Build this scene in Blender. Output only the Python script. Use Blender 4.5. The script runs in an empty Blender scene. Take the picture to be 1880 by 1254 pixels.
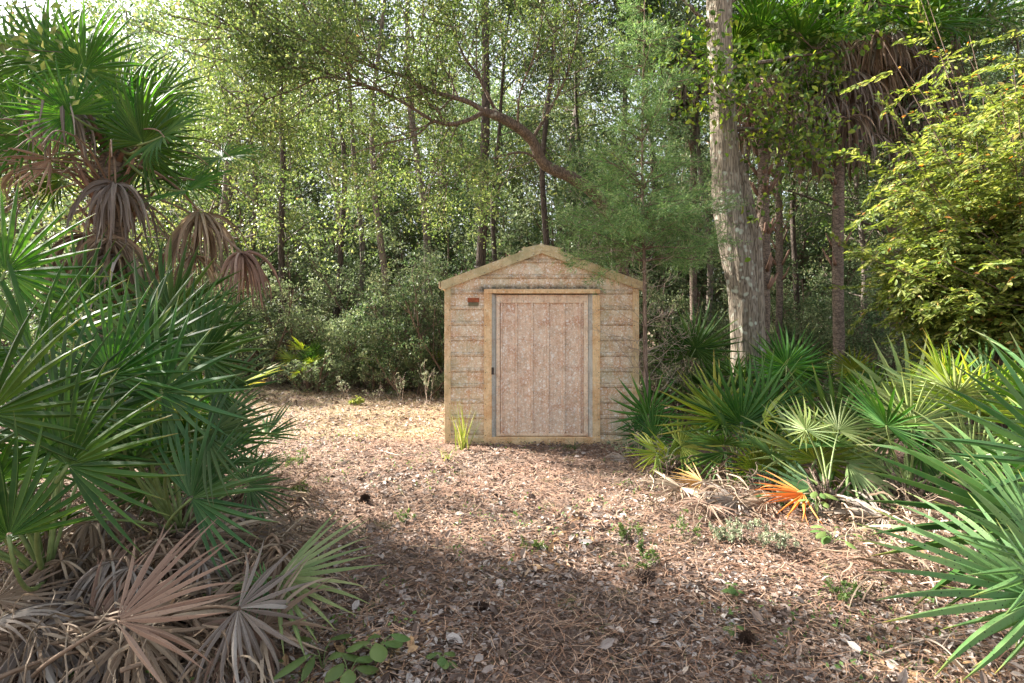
import bpy, math, random
import numpy as np
from mathutils import Vector, Matrix

# ------------------------------------------------------------------ camera, light, exposure
SC = bpy.context.scene
COL = SC.collection
FPX = 1044.0                      # focal length in pixels of the 1880 px wide photograph
HORIZON = 600.0
EYE = 1.5
cam_d = bpy.data.cameras.new('camera')
cam_d.sensor_width = 36.0
cam_d.lens = FPX / 1880.0 * 36.0
cam_d.shift_y = -(627.0 - HORIZON) / 1880.0
cam_d.clip_start = 0.05
cam_d.clip_end = 600
cam = bpy.data.objects.new('camera', cam_d)
COL.objects.link(cam)
cam.location = (0, 0, EYE)
cam.rotation_euler = (math.radians(90), 0, 0)
SC.camera = cam

SUN_EL = 36.0
SUN_DIR = Vector((0.91, -0.41, 0)).normalized()          # direction the light travels, on plan
w = bpy.data.worlds.new('World'); SC.world = w; w.use_nodes = True
nt = w.node_tree
for n in list(nt.nodes): nt.nodes.remove(n)
wo = nt.nodes.new('ShaderNodeOutputWorld'); bg = nt.nodes.new('ShaderNodeBackground')
sky = nt.nodes.new('ShaderNodeTexSky'); sky.sky_type = 'NISHITA'; sky.sun_disc = False
sky.sun_elevation = math.radians(SUN_EL)
sky.sun_rotation = math.atan2(-SUN_DIR.x, -SUN_DIR.y)
sky.air_density = 1.0; sky.dust_density = 3.0; sky.ozone_density = 1.0
bg.inputs['Strength'].default_value = 0.08
hs = nt.nodes.new('ShaderNodeHueSaturation'); hs.inputs['Saturation'].default_value = 0.45
nt.links.new(sky.outputs[0], hs.inputs['Color']); nt.links.new(hs.outputs[0], bg.inputs[0]); nt.links.new(bg.outputs[0], wo.inputs[0])
sd = bpy.data.lights.new('sun', 'SUN'); sd.energy = 5.0; sd.angle = math.radians(0.6)
sd.color = (1.0, 0.95, 0.87)
so = bpy.data.objects.new('sun', sd); COL.objects.link(so)
ce = math.cos(math.radians(SUN_EL))
ld = Vector((SUN_DIR.x * ce, SUN_DIR.y * ce, -math.sin(math.radians(SUN_EL))))
so.rotation_euler = ld.to_track_quat('-Z', 'Y').to_euler()
so.location = (-20, 10, 20)
SC.view_settings.view_transform = 'Standard'
SC.view_settings.look = 'None'
SC.view_settings.gamma = 1.0
SC.view_settings.use_curve_mapping = False
SC.view_settings.exposure = 2.5
SC.render.engine = 'CYCLES'
SC.cycles.max_bounces = 8
SC.cycles.diffuse_bounces = 5
SC.cycles.transmission_bounces = 4
SC.cycles.glossy_bounces = 2
SC.cycles.use_denoising = True

# ------------------------------------------------------------------ helpers
def R(seed): return np.random.default_rng(seed)
def nrm(a):
    a = np.asarray(a, float)
    return a / np.maximum(np.linalg.norm(a, axis=-1, keepdims=True), 1e-9)
def hfun(x, y):
    x = np.asarray(x, float); y = np.asarray(y, float)
    h = 0.022*np.sin(.9*x+.45*y+.3) + 0.018*np.sin(1.9*y-.7*x+1) + 0.010*np.sin(3.7*x+1.3*y) + 0.008*np.sin(5.1*y-2.2*x)
    flat = np.exp(-(((x-.4)/1.9)**4 + ((y-8.4)/2.1)**4))
    h = h*(1-flat)
    h = h + .10/(1+np.exp(-(y-9.5)*1.3))/(1+np.exp((x+1.2)*2.5))
    h = h + .07*np.exp(-((x-3.0)/1.3)**2-((y-5.0)/1.4)**2) + .10*np.exp(-((x+3.2)/1.2)**2-((y-3.3)/2.0)**2)
    return h
def at(px, py, Y): return np.array([(px-940)/FPX*Y, Y, EYE-(py-HORIZON)/FPX*Y])
def gnd(px, py):
    Y = EYE*FPX/(py-HORIZON)
    for _ in range(12):
        z = float(hfun((px-940)/FPX*Y, Y)); Y = (EYE-z)*FPX/(py-HORIZON)
    return np.array([(px-940)/FPX*Y, Y, float(hfun((px-940)/FPX*Y, Y))])
def onground(x, y, dz=0.0): return np.array([x, y, float(hfun(x, y))+dz])

class MB:
    """collects geometry; F: list of (k,n) index arrays"""
    def __init__(s): s.V=[]; s.F=[]; s.r=[]; s.u=[]; s.c=[]; s.n=0
    def add(s, V, F, rnd=0.5, u=0.0, c=0.0):
        V = np.asarray(V, float).reshape(-1, 3); F = np.asarray(F, int)
        s.V.append(V); s.F.append(F+s.n); k = len(V)
        s.r.append(np.broadcast_to(np.asarray(rnd, float), (k,)).copy()); s.u.append(np.broadcast_to(np.asarray(u, float), (k,)).copy())
        s.c.append(np.broadcast_to(np.asarray(c, float), (k,)).copy()); s.n += k
    def mesh(s, name, mat=None, smooth=True):
        me = bpy.data.meshes.new(name)
        V = np.concatenate(s.V)
        me.vertices.add(len(V)); me.vertices.foreach_set('co', V.ravel())
        loops = np.concatenate([f.ravel() for f in s.F]); sizes = np.concatenate([np.full(len(f), f.shape[1]) for f in s.F])
        starts = np.concatenate([[0], np.cumsum(sizes)[:-1]])
        me.loops.add(len(loops)); me.loops.foreach_set('vertex_index', loops.astype(np.int32))
        me.polygons.add(len(sizes)); me.polygons.foreach_set('loop_start', starts.astype(np.int32))
        a = me.attributes.new('rnd', 'FLOAT', 'POINT'); a.data.foreach_set('value', np.concatenate(s.r).astype(np.float32))
        a = me.attributes.new('u', 'FLOAT', 'POINT'); a.data.foreach_set('value', np.concatenate(s.u).astype(np.float32))
        if any(c.any() for c in s.c):
            a = me.attributes.new('c', 'FLOAT', 'POINT'); a.data.foreach_set('value', np.concatenate(s.c).astype(np.float32))
        if mat: me.materials.append(mat)
        me.polygons.foreach_set('use_smooth', np.full(len(sizes), bool(smooth)))
        me.update(calc_edges=True)
        return me
def link(name, me, parent=None, loc=None, mat4=None):
    o = bpy.data.objects.new(name, me); COL.objects.link(o)
    if parent is not None: o.parent = parent
    if mat4 is not None: o.matrix_basis = mat4
    if loc is not None: o.location = loc
    return o
def tag(o, label=None, cat=None, group=None, kind=None):
    if label: o['label'] = label
    if cat: o['category'] = cat
    if group: o['group'] = group
    if kind: o['kind'] = kind
    return o
def thing(name, label, cat, loc=(0,0,0), group=None):
    o = bpy.data.objects.new(name, None); COL.objects.link(o); o.location = loc; o.empty_display_size = .1
    return tag(o, label, cat, group)
def local(V, parent): return np.asarray(V, float) - np.array(parent.location)[None, :]

def box_vf(x0, x1, y0, y1, z0, z1):
    V = [(x,y,z) for z in (z0,z1) for y in (y0,y1) for x in (x0,x1)]
    F = [(0,2,3,1),(4,5,7,6),(0,1,5,4),(2,6,7,3),(0,4,6,2),(1,3,7,5)]
    return np.array(V, float), np.array(F)
def catmull(P, k=6):
    P = np.asarray(P, float); Q = np.vstack([2*P[0]-P[1], P, 2*P[-1]-P[-2]]); out = []
    for i in range(1, len(Q)-2):
        for t in np.linspace(0, 1, k, endpoint=False):
            a,b,c,d = Q[i-1],Q[i],Q[i+1],Q[i+2]
            out.append(.5*((2*b)+(-a+c)*t+(2*a-5*b+4*c-d)*t*t+(-a+3*b-3*c+d)*t**3))
    out.append(P[-1]); return np.array(out)
def tube(mb, P, rad, n=6, rough=0.0, rng=None, cap=True, rnd=.5, lobes=None):
    P = np.asarray(P, float); m = len(P)
    rad = np.broadcast_to(np.asarray(rad, float), (m,)) if np.ndim(rad)==0 or len(np.atleast_1d(rad))==m else np.interp(np.linspace(0,1,m), np.linspace(0,1,len(rad)), rad)
    T = nrm(np.gradient(P, axis=0))
    A = np.zeros((m,3)); a = np.cross(T[0], [0.3,1,.2]); a = a/np.linalg.norm(a)
    for i in range(m):
        a = a - T[i]*a.dot(T[i]); a = a/max(np.linalg.norm(a),1e-9); A[i] = a
    B = np.cross(T, A)
    th = np.linspace(0, 2*np.pi, n, endpoint=False)
    rr = rad[:,None]*np.ones((1,n))
    if lobes is not None: rr = rr*(1+lobes(np.linspace(0,1,m)[:,None], th[None,:]))
    if rough and rng is not None: rr = rr*(1+rough*(rng.random((m,n))-.5)*2)
    V = P[:,None,:] + rr[...,None]*(np.cos(th)[None,:,None]*A[:,None,:]+np.sin(th)[None,:,None]*B[:,None,:])
    V = V.reshape(-1,3)
    i = np.arange(m-1)[:,None]; j = np.arange(n)[None,:]; j2 = (j+1)%n
    F = np.stack([i*n+j, i*n+j2, (i+1)*n+j2, (i+1)*n+j], -1).reshape(-1,4)
    mb.add(V, F, rnd, np.repeat(np.linspace(0,1,m), n))
    if cap:
        mb.F.append(np.array([np.arange(n)[::-1]])+mb.n-m*n); mb.F.append(np.array([np.arange(n)])+mb.n-n)

def ribbons(mb, P, W, S, fold, rnd, up=None, tipnarrow=True):
    """P (k,m,3) paths, W (k,m) half widths, S (k,m,3) side dirs, Nrm up (k,m,3)"""
    k, m, _ = P.shape
    if up is None:
        T = nrm(np.gradient(P, axis=1)); up = np.cross(S, T)
    off = up*(fold*W)[...,None]
    V = np.stack([P-S*W[...,None]-off, P+off, P+S*W[...,None]-off], 2)      # k,m,3,3
    base = (np.arange(k)*m*3)[:,None,None]; i = (np.arange(m-1)*3)[None,:,None]; c = np.arange(2)[None,None,:]
    a = base+i+c
    F = np.stack([a, a+1, a+4, a+3], -1).reshape(-1,4)
    u = np.broadcast_to(np.linspace(0,1,m)[None,:,None], (k,m,3)).reshape(-1)
    r = np.broadcast_to(np.asarray(rnd).reshape(-1,1,1), (k,m,3)).reshape(-1)
    mb.add(V.reshape(-1,3), F, r, u, np.tile([0.,1.,0.], k*m))

def leaves(mb, base, size, rng, aspect=.45, up=0.3, fold=.25, dirs=None, dirw=0.0, rnd=None, fine=False, nrmup=0.0):
    """base (n,3): small leaves, 2 tris each (fine: 4)"""
    n = len(base); base = np.asarray(base, float)
    d = rng.normal(size=(n,3)); 
    if dirs is not None: d = nrm(d)*(1-dirw)+nrm(dirs)*dirw
    d = nrm(d); q = rng.normal(size=(n,3)); q[:,2] = q[:,2]*(1-nrmup)+nrmup*2.2+up
    s = nrm(np.cross(d, q)); nn = np.cross(s, d)
    L = (size*(.6+.8*rng.random(n)))[:,None] if np.ndim(size)==0 else np.asarray(size)[:,None]
    Wd = L*aspect*.5*(.8+.4*rng.random(n))[:,None]
    if rnd is None: rnd = rng.random(n)
    if not fine:
        V = np.stack([base, base+d*L*.45+s*Wd+nn*Wd*fold, base+d*L, base+d*L*.45-s*Wd+nn*Wd*fold], 1)
        b = (np.arange(n)*4)[:,None]
        F = np.concatenate([b+np.array([[0,1,2]]), b+np.array([[0,2,3]])], 0)
        mb.add(V.reshape(-1,3), F, np.repeat(rnd, 4), np.tile([0,.5,1,.5], n))
    else:
        c = nn*L*(.10*(rng.random((n,1))-.2))
        V = np.stack([base, base+d*L*.28+s*Wd*.85+nn*Wd*fold, base+d*L*.66+s*Wd*.8+nn*Wd*fold+c*.6, base+d*L-c,
                      base+d*L*.66-s*Wd*.8+nn*Wd*fold+c*.6, base+d*L*.28-s*Wd*.85+nn*Wd*fold], 1)
        b = (np.arange(n)*6)[:,None]
        F = np.concatenate([b+np.array([[0,1,2,3]]), b+np.array([[0,3,4,5]])], 0)
        mb.add(V.reshape(-1,3), F, np.repeat(rnd, 6), np.tile([0,.3,.7,1,.7,.3], n))

# ------------------------------------------------------------------ materials
def mk(name):
    m = bpy.data.materials.new(name); m.use_nodes = True; t = m.node_tree
    for n in list(t.nodes): t.nodes.remove(n)
    return m, t
def node(t, typ, ins=None, **props):
    n = t.nodes.new(typ)
    for k, v in props.items(): setattr(n, k, v)
    for k, v in (ins or {}).items():
        if hasattr(v, 'is_output') or isinstance(v, bpy.types.NodeSocket): t.links.new(v, n.inputs[k])
        else: n.inputs[k].default_value = v
    return n
def ramp(t, fac, stops, interp='LINEAR'):
    n = t.nodes.new('ShaderNodeValToRGB'); cr = n.color_ramp; cr.interpolation = interp
    while len(cr.elements) < len(stops): cr.elements.new(.5)
    for e, (p, c) in zip(cr.elements, stops):
        e.position = p; e.color = (c[0], c[1], c[2], 1) if not np.isscalar(c) else (c, c, c, 1)
    t.links.new(fac, n.inputs[0]); return n.outputs[0]
def mixc(t, f, a, b, mode='MIX'):
    n = t.nodes.new('ShaderNodeMix'); n.data_type = 'RGBA'; n.blend_type = mode
    for idx, v in ((0,f),(6,a),(7,b)):
        if isinstance(v, bpy.types.NodeSocket): t.links.new(v, n.inputs[idx])
        else: n.inputs[idx].default_value = v if np.isscalar(v) else (v[0],v[1],v[2],1)
    return n.outputs[2]
def math_(t, op, a, b=0.0, clamp=False):
    n = t.nodes.new('ShaderNodeMath'); n.operation = op; n.use_clamp = clamp
    for i, v in enumerate((a,b)):
        if isinstance(v, bpy.types.NodeSocket): t.links.new(v, n.inputs[i])
        else: n.inputs[i].default_value = v
    return n.outputs[0]
def attr(t, name): return node(t, 'ShaderNodeAttribute', attribute_name=name).outputs['Fac']
def noise(t, vec, scale, detail=3, rough=.55): return node(t, 'ShaderNodeTexNoise', {'Vector':vec,'Scale':scale,'Detail':detail,'Roughness':rough}).outputs[0]
def voro(t, vec, scale, feature='F1', randomness=1.0):
    return node(t, 'ShaderNodeTexVoronoi', {'Vector':vec,'Scale':scale,'Randomness':randomness}, feature=feature)
def finish(m, t, surf): 
    o = t.nodes.new('ShaderNodeOutputMaterial'); t.links.new(surf, o.inputs[0]); return m

def leaf_mat(name, stops, trans=.35, rough=.5, tcol=1.5, tip=None, tipstart=.75, spots=False, objvar=.25, spec=.28, rib=None, mott=None, hb=.480):
    m, t = mk(name)
    c = ramp(t, attr(t,'rnd'), stops)
    if tip is not None:
        f = ramp(t, attr(t,'u'), [(tipstart, 0.0), (1.0, 1.0)])
        f2 = math_(t, 'MULTIPLY', f, math_(t, 'ADD', math_(t,'MULTIPLY', attr(t,'rnd'), .9), .1))
        c = mixc(t, f2, c, tip)
    if mott is not None:
        g0 = node(t, 'ShaderNodeTexCoord').outputs['Object']
        c = mixc(t, ramp(t, noise(t, g0, 7, 5, .7), [(.45,0.0),(.74,.30)]), c, mott)
        c = mixc(t, ramp(t, noise(t, g0, 45, 3, .6), [(.60,0.0),(.68,.45)]), c, tuple(x*.4 for x in mott))
    if rib is not None:
        c = mixc(t, ramp(t, attr(t,'c'), [(.86,0.0),(.96,.4)]), c, rib)
    oi = node(t, 'ShaderNodeObjectInfo').outputs['Random']
    hv = node(t, 'ShaderNodeHueSaturation', {'Hue': math_(t,'ADD', math_(t,'MULTIPLY', oi, .03 if hb<.49 else .012), hb),
              'Value': math_(t,'ADD', math_(t,'MULTIPLY', oi, objvar), 1-objvar*.5), 'Saturation': 1.0, 'Color': c})
    c = hv.outputs[0]
    if spots:
        g = node(t, 'ShaderNodeTexCoord').outputs['Object']
        v = voro(t, g, 38).outputs['Distance']
        c = mixc(t, ramp(t, v, [(.12,1.0),(.2,0.0)]), c, (.015,.02,.012))
    p = node(t, 'ShaderNodeBsdfPrincipled', {'Base Color': c, 'Roughness': rough, 'Specular IOR Level': spec})
    tc = node(t, 'ShaderNodeHueSaturation', {'Hue': .485 if hb<.49 else .5, 'Saturation': 1.15, 'Value': tcol, 'Color': c}).outputs[0]
    tr = node(t, 'ShaderNodeBsdfTranslucent', {'Color': tc})
    mx = node(t, 'ShaderNodeMixShader', {0: trans, 1: p.outputs[0], 2: tr.outputs[0]})
    return finish(m, t, mx.outputs[0])

def bark_mat(name, dark, light, sx=9, sz=1.6, lichen=None, lichen_amt=.35, bump=.6, rough=.9):
    m, t = mk(name)
    g = node(t, 'ShaderNodeTexCoord').outputs['Object']
    mp = node(t, 'ShaderNodeMapping', {'Vector': g, 'Scale': (sx, sx, sz)}).outputs[0]
    n1 = noise(t, mp, 1.6, 6, .65)
    v = voro(t, mp, 2.2, 'DISTANCE_TO_EDGE').outputs['Distance']
    crack = ramp(t, v, [(0.0, 0.0), (.16, 1.0)])
    f = math_(t, 'MULTIPLY', n1, math_(t,'ADD', math_(t,'MULTIPLY', crack, .6), .4))
    c = ramp(t, f, [(.14, dark), (.50, light), (.9, tuple(min(1,x*1.25) for x in light))])
    big = noise(t, g, 1.4, 3)
    c = mixc(t, ramp(t, big, [(.4,0.0),(.7,.55)]), c, tuple(x*.6 for x in light))
    if lichen is not None:
        vv = voro(t, g, 11, 'SMOOTH_F1').outputs['Distance']
        msk = math_(t,'MULTIPLY', ramp(t, vv, [(.22,1.0),(.34,0.0)]), ramp(t, noise(t, g, 2.3, 2), [(1-lichen_amt-.15,0.0),(1-lichen_amt+.02,1.0)]))
        c = mixc(t, msk, c, lichen)
    p = node(t, 'ShaderNodeBsdfPrincipled', {'Base Color': c, 'Roughness': rough, 'Specular IOR Level': .2})
    b = node(t, 'ShaderNodeBump', {'Height': f, 'Strength': bump, 'Distance': .03})
    t.links.new(b.outputs[0], p.inputs['Normal'])
    return finish(m, t, p.outputs[0])

def metal_mat(name, base, alt, rust, spot, spot_amt=.5, ribs=None, algae=None, band=False, rust_amt=.5, hcrack=0.0):
    """old painted sheet metal: faded patches, pale lichen dots, rust, dirt along the ribs"""
    m, t = mk(name)
    g = node(t, 'ShaderNodeTexCoord').outputs['Object']
    sep = node(t, 'ShaderNodeSeparateXYZ', {0: g})
    n1 = noise(t, g, 2.6, 5, .6); n2 = noise(t, g, 16, 5, .7); n3 = noise(t, g, 70, 3, .7)
    c = mixc(t, ramp(t, n1, [(.35,0.0),(.65,1.0)]), base, alt)
    c = mixc(t, ramp(t, n2, [(.35,.0),(.75,.55)]), c, tuple(min(1,x*1.35) for x in alt))
    # rust bloom
    r1 = math_(t,'MULTIPLY', ramp(t, noise(t, g, 5.5, 5, .7), [(.5-.1*rust_amt,0.0),(.68-.12*rust_amt,1.0)]), ramp(t, n3, [(.35,.25),(.65,1.0)]))
    c = mixc(t, math_(t,'MULTIPLY', r1, .9), c, rust)
    # lichen and chalk dots, two sizes
    for sc_, th, k in ((13, .16, 1.0), (30, .24, 1.0), (70, .28, .9)):
        v = voro(t, g, sc_)
        msk = math_(t,'MULTIPLY', ramp(t, v.outputs['Distance'], [(th,1.0),(th+.12,0.0)]), ramp(t, math_(t,'FRACT', math_(t,'MULTIPLY', node(t,'ShaderNodeSeparateColor',{0:v.outputs['Color']}).outputs[0], 7.3)), [(1-spot_amt-.05,0.0),(1-spot_amt+.05,k)]))
        c = mixc(t, math_(t,'MULTIPLY', msk, .70), c, spot)
    mp = node(t, 'ShaderNodeMapping', {'Vector': g, 'Scale': (22, 22, 1.3)}).outputs[0]
    c = mixc(t, ramp(t, noise(t, mp, 1.0, 5, .7), [(.52,0.0),(.74,.55)]), c, rust)
    c = mixc(t, ramp(t, noise(t, mp, 2.3, 4, .7), [(.56,0.0),(.72,.4)]), c, (.22,.18,.12))
    c = mixc(t, ramp(t, noise(t, g, 9, 6, .8), [(.52,0.0),(.66,.5)]), c, tuple(x*.62 for x in base))
    dk = ramp(t, noise(t, g, 42, 4, .75), [(.56,0.0),(.7,.55)])
    c = mixc(t, dk, c, (.10,.075,.045))
    if algae is not None:
        c = mixc(t, ramp(t, noise(t, g, 3.1, 4), [(.48,0.0),(.72,.6)]), c, algae)
    if ribs is not None:
        axis, pitch, off = ribs
        fr = math_(t,'FRACT', math_(t,'DIVIDE', math_(t,'SUBTRACT', sep.outputs[axis], off-8*pitch), pitch))
        d = math_(t,'ABSOLUTE', math_(t,'SUBTRACT', fr, .5))
        line = math_(t,'MAXIMUM', ramp(t, math_(t,'ABSOLUTE', math_(t,'SUBTRACT', d, .13)), [(.012,.9),(.05,0.0)]), ramp(t, d, [(.05,.55),(.12,0.0)]))
        line = math_(t,'MULTIPLY', line, ramp(t, noise(t, g, 17, 5, .75), [(.40,0.0),(.62,1.0)]))
        c = mixc(t, math_(t,'MULTIPLY', line, .8), c, (.13,.085,.045))
    if band:
        x = math_(t,'ABSOLUTE', math_(t,'SUBTRACT', sep.outputs[0], -.03))
        mx_ = ramp(t, x, [(.72,1.0),(.86,0.0)])
        z = math_(t,'ABSOLUTE', math_(t,'SUBTRACT', sep.outputs[2], 1.985))
        mz = ramp(t, z, [(.018,1.0),(.075,0.0)])
        mm = math_(t,'MULTIPLY', math_(t,'MULTIPLY', mx_, mz), ramp(t, noise(t, g, 19, 5, .75), [(.33,.2),(.55,1.0)]))
        c = mixc(t, math_(t,'MULTIPLY', mm, .92), c, (.045,.055,.045))
        mz2 = ramp(t, sep.outputs[2], [(2.0/3,0.0),(2.25/3,1.0)])
    p = node(t, 'ShaderNodeBsdfPrincipled', {'Base Color': c, 'Roughness': .75, 'Specular IOR Level': .25})
    b = node(t, 'ShaderNodeBump', {'Height': math_(t,'ADD', n3, n2), 'Strength': .35, 'Distance': .004})
    t.links.new(b.outputs[0], p.inputs['Normal'])
    return finish(m, t, p.outputs[0])

def plain_mat(name, col, rough=.8, var=.25, scale=12, spec=.3):
    m, t = mk(name)
    g = node(t, 'ShaderNodeTexCoord').outputs['Object']
    c = mixc(t, ramp(t, noise(t, g, scale, 4), [(.3,0.0),(.7,1.0)]), tuple(x*(1-var) for x in col), tuple(min(1,x*(1+var)) for x in col))
    p = node(t, 'ShaderNodeBsdfPrincipled', {'Base Color': c, 'Roughness': rough, 'Specular IOR Level': spec})
    return finish(m, t, p.outputs[0])
def attr_mat(name, stops, rough=.85, trans=0.0, spec=.25, bump=0):
    m, t = mk(name); c = ramp(t, attr(t,'rnd'), stops)
    g = node(t, 'ShaderNodeTexCoord').outputs['Object']
    c = mixc(t, ramp(t, noise(t, g, 60, 3), [(.35,0.0),(.7,.35)]), c, (.12,.075,.045))
    p = node(t, 'ShaderNodeBsdfPrincipled', {'Base Color': c, 'Roughness': rough, 'Specular IOR Level': spec})
    s = p.outputs[0]
    if trans:
        tr = node(t, 'ShaderNodeBsdfTranslucent', {'Color': c}); s = node(t,'ShaderNodeMixShader',{0:trans,1:s,2:tr.outputs[0]}).outputs[0]
    return finish(m, t, s)

M = {}
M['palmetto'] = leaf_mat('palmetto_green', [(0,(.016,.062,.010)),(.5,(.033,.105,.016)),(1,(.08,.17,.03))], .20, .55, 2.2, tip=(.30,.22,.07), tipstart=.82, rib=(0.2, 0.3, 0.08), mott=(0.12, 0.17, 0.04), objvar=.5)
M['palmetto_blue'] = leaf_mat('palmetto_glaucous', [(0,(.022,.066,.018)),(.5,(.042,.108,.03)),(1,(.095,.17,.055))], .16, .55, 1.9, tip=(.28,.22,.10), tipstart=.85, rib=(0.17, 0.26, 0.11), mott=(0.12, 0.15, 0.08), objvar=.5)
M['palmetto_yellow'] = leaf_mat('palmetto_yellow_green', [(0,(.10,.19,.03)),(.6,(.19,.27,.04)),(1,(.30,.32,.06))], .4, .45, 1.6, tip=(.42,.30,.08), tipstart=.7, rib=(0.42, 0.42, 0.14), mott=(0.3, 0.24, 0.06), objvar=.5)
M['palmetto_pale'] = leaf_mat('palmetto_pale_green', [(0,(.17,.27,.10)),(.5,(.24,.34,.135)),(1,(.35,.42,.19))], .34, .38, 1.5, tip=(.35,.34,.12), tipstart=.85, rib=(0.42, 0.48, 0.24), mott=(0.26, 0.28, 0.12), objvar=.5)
M['palmetto_spot'] = leaf_mat('palmetto_spotted', [(0,(.08,.17,.055)),(.5,(.11,.21,.07)),(1,(.16,.26,.09))], .3, .42, 1.5, tip=(.40,.32,.05), tipstart=.8, spots=True, rib=(0.28, 0.34, 0.14), mott=(0.18, 0.2, 0.08))
M['cabbage'] = leaf_mat('cabbage_palm_green', [(0,(.02,.08,.012)),(.6,(.04,.115,.018)),(1,(.09,.17,.03))], .42, .55, 2.2, tip=(.16,.15,.05), tipstart=.85, rib=(0.15, 0.22, 0.06), mott=(0.09, 0.12, 0.03), objvar=.5)
M['dead'] = leaf_mat('dead_frond_brown', [(0,(.12,.085,.055)),(.5,(.25,.175,.12)),(1,(.42,.33,.24))], .15, .7, 1.3, spec=.2, rib=(0.36, 0.27, 0.2), mott=(0.12, 0.08, 0.06), hb=.497)
M['dead_pink'] = leaf_mat('dead_frond_tan_red', [(0,(.18,.105,.075)),(.6,(.29,.18,.13)),(1,(.40,.28,.21))], .15, .65, 1.3, spec=.25, rib=(0.5, 0.34, 0.24), mott=(0.2, 0.11, 0.075), hb=.497)
M['dead_grey'] = leaf_mat('dead_frond_grey', [(0,(.13,.10,.08)),(.5,(.24,.195,.16)),(1,(.40,.35,.30))], .12, .7, 1.2, spec=.25, rib=(0.4, 0.34, 0.31), mott=(0.15, 0.11, 0.1), hb=.497)
M['dead_orange'] = leaf_mat('dead_frond_orange', [(0,(.5,.13,.025)),(.6,(.72,.22,.04)),(1,(.8,.36,.10))], .3, .6, 1.2, hb=.497)
M['dead_gold'] = leaf_mat('dead_frond_gold', [(0,(.45,.24,.07)),(1,(.72,.50,.18))], .3, .6, 1.2, hb=.497)
M['stalk'] = plain_mat('leaf_stalk_green', (.16,.21,.07), .5)
M['stalk_dead'] = plain_mat('leaf_stalk_brown', (.22,.15,.10), .8)
M['oak'] = leaf_mat('oak_leaf', [(0,(.035,.06,.02)),(.35,(.075,.12,.035)),(.7,(.16,.21,.065)),(.93,(.32,.34,.14)),(1,(.30,.18,.08))], .33, .45, 1.8)
M['wood'] = leaf_mat('woodland_leaf', [(0,(.03,.055,.025)),(.4,(.065,.11,.045)),(.75,(.13,.18,.08)),(.94,(.26,.29,.15)),(1,(.28,.16,.09))], .36, .5, 1.5, objvar=.45)
M['myrtle'] = leaf_mat('myrtle_leaf', [(0,(.06,.095,.045)),(.5,(.14,.19,.09)),(.85,(.26,.30,.16)),(.97,(.33,.33,.18)),(1,(.3,.18,.12))], .35, .5, 1.6, objvar=.35)
M['bush'] = leaf_mat('bright_bush_leaf', [(0,(.07,.12,.03)),(.4,(.13,.185,.04)),(.8,(.23,.285,.07)),(.97,(.36,.38,.13)),(1,(.5,.22,.06))], .47, .5, 1.45)
M['cedar'] = leaf_mat('cedar_needle', [(0,(.06,.13,.045)),(.5,(.13,.23,.075)),(.9,(.24,.34,.13)),(1,(.33,.36,.18))], .3, .6, 1.6)
M['vine'] = leaf_mat('vine_leaf', [(0,(.04,.10,.02)),(.5,(.09,.18,.035)),(1,(.25,.33,.06))], .4, .4, 1.8)
M['weed'] = leaf_mat('weed_leaf', [(0,(.07,.13,.035)),(1,(.16,.23,.07))], .35, .5, 1.5)
M['weed_grey'] = leaf_mat('grey_weed_leaf', [(0,(.15,.19,.11)),(1,(.36,.38,.25))], .25, .6, 1.3)
M['grass'] = leaf_mat('grass_blade', [(0,(.13,.19,.05)),(.5,(.34,.33,.17)),(.75,(.60,.50,.34)),(1,(.76,.64,.50))], .3, .6, 1.3)
M['blade'] = leaf_mat('tuft_blade', [(0,(.14,.22,.04)),(.7,(.32,.38,.10)),(1,(.55,.52,.22))], .35, .5, 1.4)
M['blade_dark'] = leaf_mat('tuft_blade_dark', [(0,(.05,.10,.03)),(1,(.13,.20,.07))], .3, .5, 1.4)
M['bark_big'] = bark_mat('pale_ridged_bark', (.07,.052,.037), (.36,.30,.23), 14, 1.8, lichen=(.52,.54,.44), lichen_amt=.42, bump=.9)
M['bark_oak'] = bark_mat('oak_bark', (.045,.032,.024), (.19,.135,.10), 12, 4, lichen=(.42,.38,.30), lichen_amt=.3)
M['bark_grey'] = bark_mat('grey_bark', (.05,.04,.032), (.21,.17,.135), 10, 2.5, lichen=(.4,.42,.34), lichen_amt=.3)
M['bark_dark'] = bark_mat('dark_bark', (.025,.02,.016), (.10,.075,.06), 10, 2.5)
M['bark_cedar'] = bark_mat('cedar_bark', (.07,.045,.035), (.27,.19,.145), 14, 1.5)
M['bark_palm'] = bark_mat('palm_trunk_fibre', (.05,.038,.03), (.22,.165,.125), 6, 12)
M['boot'] = plain_mat('palm_boot', (.22,.13,.09), .8, .4, 8)
M['twig'] = plain_mat('dead_twig', (.36,.28,.22), .85, .3, 20)
M['twig_dark'] = plain_mat('live_twig', (.13,.09,.065), .85, .3, 20)
M['litter'] = attr_mat('litter_leaf', [(0,(.055,.036,.028)),(.25,(.14,.092,.07)),(.5,(.26,.19,.15)),(.70,(.36,.285,.24)),(.88,(.50,.435,.39)),(.97,(.62,.56,.50)),(1,(.52,.32,.16))], .6, .12, .35)
M['needle'] = attr_mat('pine_needle', [(0,(.15,.075,.045)),(.5,(.32,.18,.115)),(1,(.55,.38,.26))], .7, .05)
M['cone'] = plain_mat('pine_cone_scale', (.11,.07,.05), .8, .4, 30)

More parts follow.
